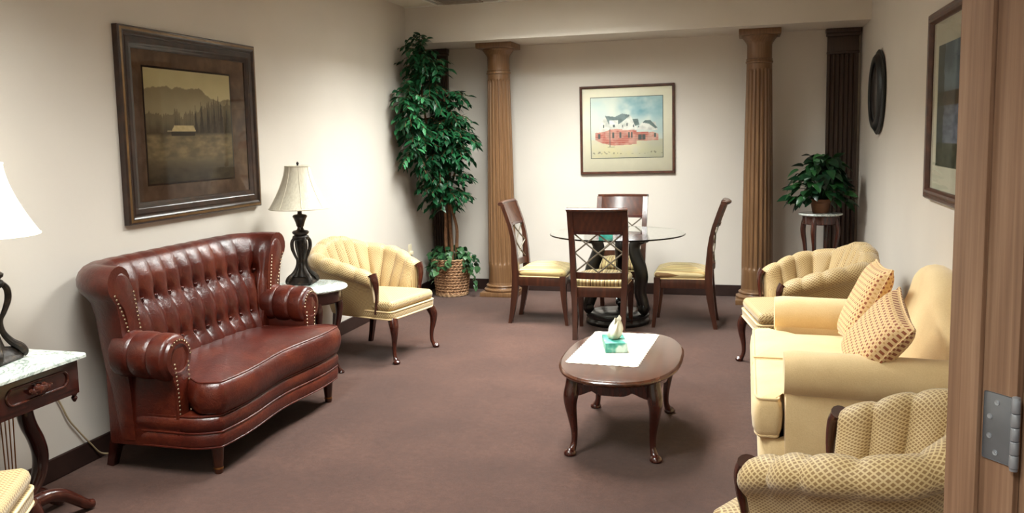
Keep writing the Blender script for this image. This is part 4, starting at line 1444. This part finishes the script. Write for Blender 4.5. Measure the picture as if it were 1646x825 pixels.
# lace doily
dl = thing('lace_doily', 'white lace table runner with scalloped edge on the coffee table', 'doily', (-0.644, 4.49, 0.4105), R(-3))
hx, hy = 0.172, 0.35
pts = []
def edge_pts(a, b_, n):
    a = Vector(a); b_ = Vector(b_); t2 = (b_ - a).normalized(); nn = Vector((t2.y, -t2.x))
    for k in range(n * 6):
        u = k / (n * 6)
        pts.append(a.lerp(b_, u) + nn * (0.009 * abs(math.sin(PI * u * n))))
edge_pts((-hx, -hy), (hx, -hy), 9); edge_pts((hx, -hy), (hx, hy), 18); edge_pts((hx, hy), (-hx, hy), 9); edge_pts((-hx, hy), (-hx, -hy), 18)
b = MB(); b.loft([[(p[0] * f_, p[1] * f_, z_) for p in pts] for f_, z_ in ((1, 0.0), (1, 0.0018), (0.9, 0.0022), (0.45, 0.0022))])
b.build('lace_cloth', 'lace', dl, angle=60)
lb = MB()
for f_ in (0.86, 0.62):
    rings = []
    lb.tube([(p[0] * f_, p[1] * f_, 0.0026) for p in pts[::3]], 0.0022, 5, loop=True)
for k in range(44):
    a = 2 * PI * k / 44
    lb.lathe([(0.008, 0.002), (0.006, 0.0036), (0.003, 0.003), (0.0005, 0.0026)], 7, (0.74 * hx * math.copysign(min(1, abs(math.cos(a)) * 1.25), math.cos(a)), 0.74 * hy * math.copysign(min(1, abs(math.sin(a)) * 1.25), math.sin(a)), 0))
o = lb.build('lace_relief', 'tissue', dl); o['kind'] = 'stuff'
# tissue box
tb = thing('tissue_box', 'teal and white tissue box with a tissue pulled up on the coffee table', 'tissue box', (-0.645, 4.475, 0.4135), R(14))
MB().box((0, 0, 0.025), (0.112, 0.205, 0.05), 0.002).build('carton', 'tissue_card', tb)
MB().lathe([(0.0, 0.0502), (0.03, 0.0502), (0.03, 0.0507), (0, 0.0507)], 24, (0, 0, 0), 1, 1.9).build('slot', 'tissue_teal', tb)
rings = []
random.seed(4)
for k in range(11):
    u = k / 10
    z = 0.046 + 0.105 * u
    w = 0.018 + 0.030 * math.sin(PI * min(1, u * 1.15)) ** 0.8 * (1 - 0.55 * u)
    rg = []
    for q in range(26):
        a = 2 * PI * q / 26
        f_ = 1 + 0.22 * math.sin(a * 3 + u * 2.6) + 0.14 * math.sin(a * 5 - u * 5)
        zz = z + (0.016 * math.sin(a + 0.6) + 0.008 * math.sin(3 * a)) * u
        rg.append((w * f_ * math.cos(a) * 0.9 + 0.016 * u * u, w * f_ * math.sin(a) * 0.8, zz))
    rings.append(rg)
MB().loft(rings, True, False, False).build('tissue', 'tissue', tb, angle=60)

# ------------------------------------------------------------------ round marble lamp table
rt = thing('round_lamp_table', 'small round side table with white marble top beside the red settee', 'side table', (-2.675, 4.985, 0))
MB().lathe([(0, 0.578), (0.24, 0.578), (0.25, 0.582), (0.254, 0.590), (0.25, 0.597), (0.243, 0.60), (0, 0.60)], 56).build('marble_top', 'marble', rt, angle=25)
MB().lathe([(0.19, 0.50), (0.20, 0.498), (0.213, 0.505), (0.218, 0.515), (0.218, 0.578), (0.19, 0.578)], 48).build('apron', 'cherry_dark', rt)
for k in range(4):
    a = R(45 + 90 * k)
    d = Vector((math.cos(a), math.sin(a), 0))
    prof = [(0.19, 0.52, 0.026), (0.205, 0.46, 0.028), (0.20, 0.38, 0.021), (0.17, 0.24, 0.016), (0.165, 0.12, 0.0125), (0.178, 0.05, 0.012), (0.20, 0.012, 0.016)]
    path = catmull([d * p[0] + Vector((0, 0, p[1])) for p in prof], 4); rr_ = catmull([(p[2], 0, 0) for p in prof], 4)
    lb = MB().tube(path, [q.x for q in rr_], 10)
    f_ = d * 0.203
    lb.lathe([(0, 0), (0.018, 0), (0.021, 0.008), (0.014, 0.022), (0, 0.026)], 12, (f_.x, f_.y, 0))
    lb.build('leg', 'cherry_dark', rt)

# ------------------------------------------------------------------ lyre table with drawer
lt = thing('lyre_table', 'dark cherry lyre-base table with white marble top in the left foreground', 'side table', (-2.765, 2.61, 0), PI / 2)
# local: x = along wall (world y), -y = front (world +x)
topo = rounded([(-0.235, -0.247), (0.235, -0.247), (0.235, 0.235), (-0.235, 0.235)], 0.012, 4)
b = MB(); stack(b, topo, [(0.008, 0.678), (0.0, 0.681), (0.0, 0.692), (0.003, 0.697), (0.008, 0.70)])
b.build('marble_top', 'marble', lt, angle=25)
bd = MB().box((0, 0.0, 0.6075), (0.43, 0.43, 0.141), 0.004).build('body', 'cherry_dark', lt)
dr = MB().box((0, -0.214, 0.615), (0.40, 0.012, 0.112), 0.003).build('drawer', 'cherry_dark', lt)
def stadium(w, h, n=12):
    o_ = []
    r_ = h / 2
    for k in range(n + 1): a = -PI / 2 + PI * k / n; o_.append((w / 2 - r_ + r_ * math.cos(a), r_ * math.sin(a)))
    for k in range(n + 1): a = PI / 2 + PI * k / n; o_.append((-w / 2 + r_ + r_ * math.cos(a), r_ * math.sin(a)))
    return o_
MB().tube([(p[0], -0.222, 0.615 + p[1]) for p in stadium(0.30, 0.062)], 0.005, 8, loop=True).build('moulding', 'cherry', dr)
kb = MB()
kb.lathe([(0.0, -0.02), (0.012, -0.018), (0.02, -0.008), (0.022, 0.0), (0.018, 0.010), (0, 0.016)], 14, (0, -0.236, 0.615), 1.5, 0.7)
for sx in (-1, 1):
    for k, (dx, dz, r_) in enumerate(((0.022, 0.006, 0.013), (0.036, -0.002, 0.012), (0.048, 0.004, 0.009), (0.028, -0.012, 0.009), (0.014, 0.014, 0.010))):
        kb.lathe([(0, -r_), (r_ * 0.8, -r_ * 0.6), (r_, 0), (r_ * 0.8, r_ * 0.6), (0, r_)], 10, (sx * dx, -0.234, 0.615 + dz), 1.2, 0.8)
kb.build('carved_pull', 'cherry', dr)
for sx in (-1, 1):
    for sy in (-1, 1):
        MB().lathe([(0.0, -0.034), (0.004, -0.033), (0.010, -0.024), (0.0125, -0.016), (0.008, -0.008), (0.012, -0.003), (0.012, 0.002), (0, 0.002)], 12, (sx * 0.2, sy * 0.2, 0.536)).build('drop_finial', 'cherry_dark', lt)
# lyre
for sx in (-1, 1):
    path = catmull([(sx * 0.135, -0.06, 0.505), (sx * 0.128, -0.06, 0.53), (sx * 0.10, -0.06, 0.525), (sx * 0.088, -0.06, 0.485), (sx * 0.10, -0.06, 0.43), (sx * 0.132, -0.06, 0.36), (sx * 0.148, -0.06, 0.29), (sx * 0.135, -0.06, 0.22), (sx * 0.095, -0.06, 0.165), (sx * 0.045, -0.06, 0.14)], 5)
    n = len(path)
    rad = [0.020 + 0.012 * math.sin(PI * k / (n - 1)) for k in range(n)]
    MB().tube(path, rad, 10, True, (1.15, 0.85), up=(0, 1, 0)).build('lyre_arm', 'cherry_dark', lt)
MB().box((0, -0.06, 0.512), (0.19, 0.03, 0.03), 0.006).build('lyre_yoke', 'cherry_dark', lt)
for k in range(4):
    x = -0.03 + 0.02 * k
    MB().tube([(x, -0.06, 0.50), (x * 0.7, -0.06, 0.16)], 0.0025, 6).build('string', 'brass', lt)
MB().box((0, -0.06, 0.12), (0.15, 0.09, 0.07), 0.012).build('base_block', 'cherry_dark', lt)
MB().box((0, -0.01, 0.53), (0.34, 0.30, 0.02), 0.004).build('top_cleat', 'cherry_dark', lt)
for sx in (-1, 1):
    for sy, yb in ((-1, -0.09), (1, -0.03)):
        path = catmull([(sx * 0.03, yb, 0.12), (sx * 0.10, yb + sy * 0.02, 0.135), (sx * 0.18, yb + sy * 0.03, 0.115), (sx * 0.25, yb + sy * 0.04, 0.065), (sx * 0.295, yb + sy * 0.045, 0.03), (sx * 0.325, yb + sy * 0.05, 0.022)], 5)
        n = len(path)
        MB().tube(path, [lerp(0.030, 0.019, k / (n - 1)) for k in range(n)], 10, True, (1.0, 1.0)).build('saber_foot', 'cherry', lt)

# ------------------------------------------------------------------ table lamps
def make_lamp(label, loc, rz, lit):
    t_ = thing('table_lamp', label, 'lamp', loc, rz, 'bronze table lamps with bell shades')
    b = MB()
    foot = rounded([(-0.075, -0.075), (0.075, -0.075), (0.075, 0.075), (-0.075, 0.075)], 0.022, 4)
    stack(b, foot, [(0.0, 0.0), (-0.004, 0.006), (0.0, 0.016), (0.010, 0.022), (0.014, 0.03), (0.026, 0.045), (0.034, 0.05)])
    b.build('base', 'bronze', t_)
    MB().lathe([(0.04, 0.048), (0.036, 0.06), (0.026, 0.09), (0.020, 0.13), (0.018, 0.135), (0.022, 0.14), (0.020, 0.15), (0.024, 0.20), (0.031, 0.25), (0.036, 0.282), (0.050, 0.290), (0.054, 0.302), (0.050, 0.312), (0.040, 0.318), (0.052, 0.328), (0.054, 0.338), (0.046, 0.345), (0.026, 0.350), (0.020, 0.358), (0.018, 0.368), (0.024, 0.376), (0.030, 0.400), (0.040, 0.425), (0.045, 0.432), (0.047, 0.440), (0.038, 0.448), (0.016, 0.452), (0.013, 0.46)], 28).build('stem', 'bronze', t_)
    MB().lathe([(0.013, 0.455), (0.014, 0.46), (0.014, 0.50), (0.010, 0.505), (0.004, 0.51), (0.004, 0.765), (0, 0.766)], 14).build('socket_and_harp', 'bronze', t_)
    for k in range(4):
        a = R(45 + 90 * k)
        d = Vector((math.cos(a), math.sin(a), 0))
        prof = [(0.046, 0.300, 0.010), (0.062, 0.275, 0.0125), (0.062, 0.235, 0.0125), (0.046, 0.19, 0.010), (0.031, 0.155, 0.009), (0.036, 0.11, 0.011), (0.062, 0.07, 0.014), (0.092, 0.045, 0.017), (0.106, 0.022, 0.015), (0.10, 0.010, 0.009)]
        path = catmull([d * p[0] + Vector((0, 0, p[1])) for p in prof], 4); rr_ = catmull([(p[2], 0, 0) for p in prof], 4)
        MB().tube(path, [q.x for q in rr_], 8).build('scroll_arm', 'bronze', t_)
    sm = 'shade_lit' if lit else 'shade'
    # bell shade, panelled, thin walled
    n = 64; rings = []
    prof = []
    for k in range(15):
        u = k / 14
        r_ = lerp(0.190, 0.080, u ** 0.62) if False else 0.080 + 0.112 * (1 - u) ** 1.55
        prof.append((r_, 0.490 + 0.270 * u))
    full = [(r_, z) for r_, z in prof] + [(prof[-1][0] - 0.003, prof[-1][1])] + [(r_ - 0.003, z) for r_, z in prof[::-1]]
    for r_, z in full:
        u = (z - 0.49) / 0.27
        rings.append([(r_ * (1 + 0.022 * (abs(math.cos(4 * 2 * PI * q / n)) - 0.5) * (1 - 0.5 * u)) * math.cos(2 * PI * q / n), r_ * (1 + 0.022 * (abs(math.cos(4 * 2 * PI * q / n)) - 0.5) * (1 - 0.5 * u)) * math.sin(2 * PI * q / n), z) for q in range(n)])
    sh = MB().loft(rings, True, False, False, loop=True).build('shade', sm, t_, angle=50)
    for zz, rr_ in ((0.490, 0.192), (0.760, 0.080)):
        MB().tube([(rr_ * math.cos(2 * PI * q / 48), rr_ * math.sin(2 * PI * q / 48), zz) for q in range(48)], 0.004, 6, loop=True).build('shade_trim', sm, sh)
    for q in range(8):
        a = 2 * PI * (q + 0.5) / 8
        MB().tube([((r_ * 0.992 + 0.0015) * math.cos(a), (r_ * 0.992 + 0.0015) * math.sin(a), z) for r_, z in prof], 0.0022, 5).build('shade_rib', sm, sh)
    MB().tube([(-0.08, 0, 0.758), (0, 0, 0.758), (0.08, 0, 0.758)], 0.002, 6).build('spider', 'bronze', t_)
    MB().lathe([(0.0, 0.762), (0.008, 0.763), (0.005, 0.768), (0.009, 0.774), (0.008, 0.781), (0.003, 0.787), (0, 0.79)], 12).build('finial', 'bronze', t_)
    return t_
make_lamp('bronze scroll table lamp with unlit bell shade on the round marble table', (-2.745, 5.055, 0.6002), R(10), False)
make_lamp('bronze scroll table lamp with bright bell shade on the lyre table', (-2.765, 2.635, 0.7002), R(10), True)

cd = MB().tube(catmull([(XL + 0.012, 2.62, 0.62), (XL + 0.016, 2.9, 0.60), (XL + 0.012, 3.10, 0.50), (XL + 0.012, 3.194, 0.375), (XL + 0.014, 3.25, 0.26), (XL + 0.014, 3.301, 0.19), (XL + 0.02, 3.38, 0.09), (XL + 0.03, 3.43, 0.03), (XL + 0.05, 3.50, 0.006)], 6), 0.0045, 6).build('lamp_cord', 'cord_beige')
tag(cd, 'thin beige lamp cord hanging against the left wall below the lyre table', 'cord')

# ------------------------------------------------------------------ plant stand
ps = thing('plant_stand', 'tall cherry plant stand with round white marble top in the right corner', 'plant stand', (0.605, 7.82, 0))
MB().lathe([(0, 0.808), (0.165, 0.808), (0.173, 0.812), (0.175, 0.82), (0.172, 0.826), (0, 0.828)], 44).build('marble_top', 'marble', ps, angle=25)
MB().lathe([(0.115, 0.735), (0.135, 0.733), (0.142, 0.74), (0.14, 0.75), (0.145, 0.80), (0.155, 0.808), (0.115, 0.808)], 40).build('apron', 'cherry', ps)
for k in range(4):
    a = R(225 + 90 * k + 20)
    d = Vector((math.cos(a), math.sin(a), 0))
    prof = [(0.125, 0.80, 0.020), (0.14, 0.73, 0.022), (0.145, 0.66, 0.022), (0.125, 0.52, 0.016), (0.115, 0.30, 0.013), (0.125, 0.10, 0.012), (0.15, 0.02, 0.014), (0.165, 0.010, 0.012)]
    path = catmull([d * p[0] + Vector((0, 0, p[1])) for p in prof], 4); rr_ = catmull([(p[2], 0, 0) for p in prof], 4)
    MB().tube(path, [q.x for q in rr_], 10).build('leg', 'cherry', ps)

# ------------------------------------------------------------------ plants
def leaf_mesh(name, L, W, mat, droop=0.25, kind='ficus'):
    """leaf along +x, folded at the midrib, tip drooping; root at origin"""
    st = [(0.0, 0.02), (0.15, 0.55), (0.38, 1.0), (0.62, 0.86), (0.83, 0.46), (1.0, 0.0)] if kind == 'ficus' else [(0.0, 0.06), (0.02, 0.62), (0.22, 1.0), (0.48, 0.92), (0.76, 0.5), (1.0, 0.0)]
    V = []; F_ = []
    for u, w in st:
        x = L * u; z = -droop * L * u * u
        V += [(x, -W / 2 * w, z + 0.10 * W * w), (x, 0, z), (x, W / 2 * w, z + 0.10 * W * w)]
    for i in range(len(st) - 1):
        a = i * 3
        F_ += [[a, a + 3, a + 4, a + 1], [a + 1, a + 4, a + 5, a + 2]]
    return V, F_

def leaf_data(name, V, F_, mat):
    me = bpy.data.meshes.new(name)
    me.from_pydata(V, [], F_)
    me.polygons.foreach_set('use_smooth', [True] * len(me.polygons))
    me.materials.append(M[mat])
    me.update()
    return me

def place_leaves(parent, mats, meshes, matname, limit, stuff_name, raw):
    """the first `limit` leaves as objects of their own, the rest as one joined part"""
    for i, m4 in enumerate(mats[:limit]):
        o = mesh_obj('leaf', meshes[i % len(meshes)], parent)
        o.matrix_local = m4
    rest = mats[limit:]
    if rest:
        V = []; F_ = []
        for i, m4 in enumerate(rest):
            v0, f0 = raw[i % len(raw)]
            o0 = len(V)
            V += [m4 @ Vector(p) for p in v0]
            F_ += [[o0 + q for q in f] for f in f0]
        me = leaf_data(stuff_name, V, F_, matname)
        o = mesh_obj(stuff_name, me, parent)
        o['kind'] = 'stuff'

def orient(pos, direction, roll, scale):
    d = Vector(direction).normalized()
    side = d.cross(Vector((0, 0, 1)))
    if side.length < 1e-3: side = Vector((0, 1, 0))
    side.normalize()
    up = side.cross(d)
    q = Matrix.Rotation(roll, 3, d)
    side = q @ side; up = q @ up
    m = Matrix((( d.x, -side.x, up.x), (d.y, -side.y, up.y), (d.z, -side.z, up.z))).to_4x4()
    return Matrix.Translation(Vector(pos)) @ m @ Matrix.Scale(scale, 4)

random.seed(11)
TX, TY = -2.73, 8.0
tree = thing('ficus_tree', 'tall artificial ficus tree in the back left corner beside the column', 'tree', (TX, TY, 0.27))
def tl(p): return Vector(p) - Vector((TX, TY, 0.27))
trunks = [[(-2.76, 7.98, 0.27), (-2.77, 7.97, 0.55), (-2.76, 7.95, 0.80), (-2.80, 7.88, 1.15), (-2.84, 7.75, 1.55), (-2.83, 7.58, 2.0), (-2.82, 7.52, 2.3)],
          [(-2.72, 8.0, 0.27), (-2.72, 7.99, 0.55), (-2.73, 7.97, 0.85), (-2.70, 7.92, 1.2), (-2.68, 7.86, 1.6), (-2.70, 7.80, 1.95)],
          [(-2.69, 8.02, 0.27), (-2.67, 8.0, 0.5), (-2.66, 7.98, 0.66), (-2.70, 7.95, 0.86), (-2.74, 7.80, 1.2), (-2.86, 7.55, 1.55), (-2.90, 7.42, 1.75)],
          [(-2.74, 8.03, 0.27), (-2.745, 8.03, 0.6), (-2.74, 8.02, 0.95), (-2.62, 7.9, 1.25), (-2.54, 7.82, 1.5)]]
for tr_ in trunks:
    path = catmull([tl(p) for p in tr_], 5)
    n = len(path)
    MB().tube(path, [lerp(0.019, 0.006, k / (n - 1)) for k in range(n)], 7).build('trunk', 'trunk', tree)
# leafy volumes: (centre, radii, number of twigs)
VOL = [((-2.82, 7.50, 2.24), (0.13, 0.13, 0.20), 24), ((-2.78, 7.62, 2.08), (0.17, 0.16, 0.26), 30), ((-2.86, 7.33, 1.80), (0.11, 0.16, 0.24), 30), ((-2.85, 7.45, 1.50), (0.13, 0.22, 0.28), 28),
       ((-2.66, 7.75, 1.74), (0.20, 0.22, 0.26), 40), ((-2.60, 7.80, 1.50), (0.19, 0.22, 0.22), 34), ((-2.74, 7.72, 1.40), (0.22, 0.24, 0.28), 38), ((-2.70, 7.82, 1.12), (0.22, 0.22, 0.17), 30), ((-2.72, 7.84, 0.98), (0.19, 0.18, 0.10), 14)]
raw = [leaf_mesh('l', 0.075, 0.030, 0, 0.25), leaf_mesh('l', 0.062, 0.026, 0, 0.4), leaf_mesh('l', 0.085, 0.034, 0, 0.3)]
meshes = [leaf_data('leaf', v_, f_, 'ficus_leaf') for v_, f_ in raw]
mats = []
twb = MB()
eye = Vector((0, 0, 1.52))
for c_, r_, n in VOL:
    for k in range(int(n * 1.7)):
        while True:
            q = Vector((random.uniform(-1, 1), random.uniform(-1, 1), random.uniform(-1, 1)))
            if 0.35 < q.length < 1: break
        p = Vector((c_[0] + q.x * r_[0], c_[1] + q.y * r_[1], c_[2] + q.z * r_[2]))
        outw = Vector((q.x, q.y - 0.25, q.z * 0.3 - 0.05))
        if outw.length < 0.1: outw = Vector((0.5, -0.5, 0))
        outw.normalize()
        ln = random.uniform(0.10, 0.20)
        pts = [p - outw * ln * 0.5, p, p + outw * ln * 0.5 + Vector((0, 0, -0.05))]
        for i_ in range(3):
            pts[i_].x = max(pts[i_].x, XL + 0.05)
            if pts[i_].y > SOF_Y - 0.04: pts[i_].z = min(pts[i_].z, SOF_Z - 0.09)
        twb.tube([tl(x) for x in pts], [0.003, 0.0025, 0.0015], 4)
        nl = random.randint(9, 12)
        for q2 in range(nl):
            u = (q2 + 0.5) / nl
            a, b_ = (pts[0], pts[1]) if u < 0.5 else (pts[1], pts[2])
            pp = a.lerp(b_, (u % 0.5) * 2)
            sd = outw.cross(Vector((0, 0, 1))).normalized() * (1 if q2 % 2 else -1)
            dv = outw * random.uniform(0.3, 0.9) + sd * random.uniform(0.4, 1.0) + Vector((0, 0, random.uniform(-0.75, 0.1)))
            m4 = orient(tl(pp), dv, random.uniform(-0.6, 0.6), random.uniform(0.75, 1.2))
            tip = pp + dv.normalized() * 0.09
            if tip.x < XL + 0.015 or (tip.y > SOF_Y - 0.02 and tip.z > SOF_Z - 0.03): continue
            mats.append((((pp - eye).length), m4))
mats.sort(key=lambda q: q[0])
place_leaves(tree, [m_ for _, m_ in mats], meshes, 'ficus_leaf', 300, 'foliage', raw)
o = twb.build('twigs', 'trunk', tree); o['kind'] = 'stuff'

bk = thing('wicker_basket', 'round woven wicker basket holding the ficus tree', 'basket', (TX, TY, 0))
HB, R0, R1 = 0.36, 0.150, 0.190
MB().lathe([(0.0, 0.004), (R0 - 0.012, 0.004), (R1 - 0.012, HB - 0.01), (R1 - 0.022, HB - 0.01), (R0 - 0.02, 0.02), (0, 0.02)], 40).build('liner', 'wicker_dark', bk)
MB().lathe([(0.0, 0.262), (R1 - 0.025, 0.262), (R1 - 0.025, 0.266), (0.08, 0.269), (0, 0.27)], 30).build('soil', 'soil', bk)
wb = MB()
NR, NCs = 12, 28
for j in range(NR):
    z = 0.018 + (HB - 0.03) * (j + 0.5) / NR
    rr_ = lerp(R0, R1, z / HB)
    for k in range(NCs):
        a = 2 * PI * (k + 0.5 * (j % 2)) / NCs
        da = 2 * PI / NCs
        pts = []
        for q in range(5):
            u = -0.75 + 1.5 * q / 4
            rad = rr_ + 0.008 * math.cos(u / 0.75 * PI / 2) - 0.004
            pts.append((rad * math.cos(a + u * da), rad * math.sin(a + u * da), z + 0.015 * u))
        wb.tube(pts, [0.004, 0.0085, 0.0098, 0.0085, 0.004], 6, True, (1.0, 0.55), up=(0, 0, 1))
o = wb.build('weave', 'wicker', bk); o['kind'] = 'stuff'
for z, rr_ in ((0.010, R0), (0.022, R0 + 0.002), (HB - 0.004, R1 + 0.001)):
    pth = []
    for k in range(80):
        a = 2 * PI * k / 80
        pth.append(((rr_ + 0.004 * math.sin(k * 1.57)) * math.cos(a), (rr_ + 0.004 * math.sin(k * 1.57)) * math.sin(a), z + 0.003 * math.cos(k * 1.57)))
    MB().tube(pth, 0.009, 6, loop=True).build('rim', 'wicker_rim', bk)

# ivy around the foot of the tree
iv = thing('ivy_plant', 'trailing green ivy spilling over the wicker basket', 'ivy', (TX, TY, 0.27))
raw = [leaf_mesh('l', 0.062, 0.054, 0, 0.3, 'ivy'), leaf_mesh('l', 0.05, 0.044, 0, 0.4, 'ivy'), leaf_mesh('l', 0.072, 0.060, 0, 0.25, 'ivy')]
meshes = [leaf_data('leaf', v_, f_, 'ivy_leaf') for v_, f_ in raw]
mats = []
random.seed(5)
for k in range(46):
    a = random.uniform(0, 2 * PI)
    L_ = random.uniform(0.13, 0.26)
    if math.sin(a) > 0.5: L_ *= 0.7
    dr_ = random.uniform(0.02, 0.16)
    d = Vector((math.cos(a), math.sin(a), 0))
    top_z = random.uniform(0.05, 0.20)
    path = catmull([(d.x * 0.04, d.y * 0.04, 0), d * L_ * 0.5 + Vector((0, 0, top_z)), d * L_ * 0.9 + Vector((0, 0, top_z * 0.8)), d * (L_ + 0.02) + Vector((0, 0, top_z * 0.8 - dr_))], 4)
    path = [Vector((max(p.x, XL + 0.03 - TX), min(p.y, YB - 0.06 - TY), p.z)) for p in path]
    MB().tube(path, 0.0022, 4).build('vine', 'ivy_leaf', iv)
    for q in range(4, len(path)):
        if random.random() < 0.35: continue
        dv = d * 0.5 + Vector((random.uniform(-1, 1), random.uniform(-1, 0.6), random.uniform(-0.9, 0.1)))
        tip = path[q] + dv.normalized() * 0.075
        if tip.x < XL + 0.02 - TX or tip.y > YB - 0.06 - TY: continue
        mats.append(orient(path[q], dv, random.uniform(-0.7, 0.7), random.uniform(0.8, 1.15)))
# one long trailing vine on the right
path = catmull([(0.05, -0.05, 0.02), (0.17, -0.10, 0.12), (0.235, -0.10, 0.04), (0.255, -0.10, -0.06), (0.27, -0.10, -0.12), (0.265, -0.10, -0.16)], 5)
MB().tube(path, 0.0022, 4).build('vine', 'ivy_leaf', iv)
for q in range(5, len(path), 2):
    mats.append(orient(path[q], (random.uniform(-1, 1), random.uniform(-0.8, 0), random.uniform(-1, -0.2)), random.uniform(-0.5, 0.5), random.uniform(0.6, 0.9)))
place_leaves(iv, mats, meshes, 'ivy_leaf', 300, 'foliage', raw)

# potted plant on the stand
PX_, PY_, PZ_ = 0.605, 7.82, 0.8285
pp_ = thing('potted_plant', 'bushy dark green potted plant on the marble-topped stand', 'potted plant', (PX_, PY_, PZ_))
MB().lathe([(0.0, 0.0), (0.062, 0.0), (0.066, 0.006), (0.074, 0.05), (0.080, 0.085), (0.090, 0.088), (0.092, 0.096), (0.090, 0.115), (0.082, 0.117), (0.078, 0.10), (0, 0.10)], 32).build('pot', 'pot_copper', pp_)
raw = [leaf_mesh('l', 0.115, 0.085, 0, 0.3, 'ivy'), leaf_mesh('l', 0.10, 0.07, 0, 0.4, 'ivy'), leaf_mesh('l', 0.085, 0.065, 0, 0.35, 'ivy')]
meshes = [leaf_data('leaf', v_, f_, 'plant_leaf') for v_, f_ in raw]
mats = []
random.seed(21)
for k in range(240):
    a = random.uniform(0, 2 * PI)
    el = random.uniform(-0.35, 1.35)
    rad = random.uniform(0.55, 1.0)
    d = Vector((math.cos(a) * math.cos(el), math.sin(a) * math.cos(el), math.sin(el)))
    hz = Vector((d.x * 0.235, d.y * 0.20, d.z * 0.33)) * rad + Vector((0.0, 0, 0.17))
    if hz.z < 0.12 and math.hypot(hz.x, hz.y) < 0.12: continue
    # leave the front of the pot showing
    if hz.y < 0 and abs(hz.x) < 0.085 and hz.z < 0.16: continue
    dv = Vector((d.x, d.y, 0)) * 0.8 + Vector((random.uniform(-0.5, 0.5), random.uniform(-0.6, 0.4), random.uniform(-0.8, 0.25)))
    tip = hz + dv.normalized() * 0.11
    if PX_ + tip.x > XR - 0.03 or tip.z < 0.02: continue
    mats.append(orient(hz, dv, random.uniform(-0.6, 0.6), random.uniform(0.8, 1.15)))
    if k % 2 == 0: MB().tube([(0, 0, 0.09), hz * 0.5 + Vector((0, 0, 0.10)), hz], 0.0025, 4).build('stem', 'plant_leaf', pp_)
place_leaves(pp_, mats, meshes, 'plant_leaf', 300, 'foliage', raw)
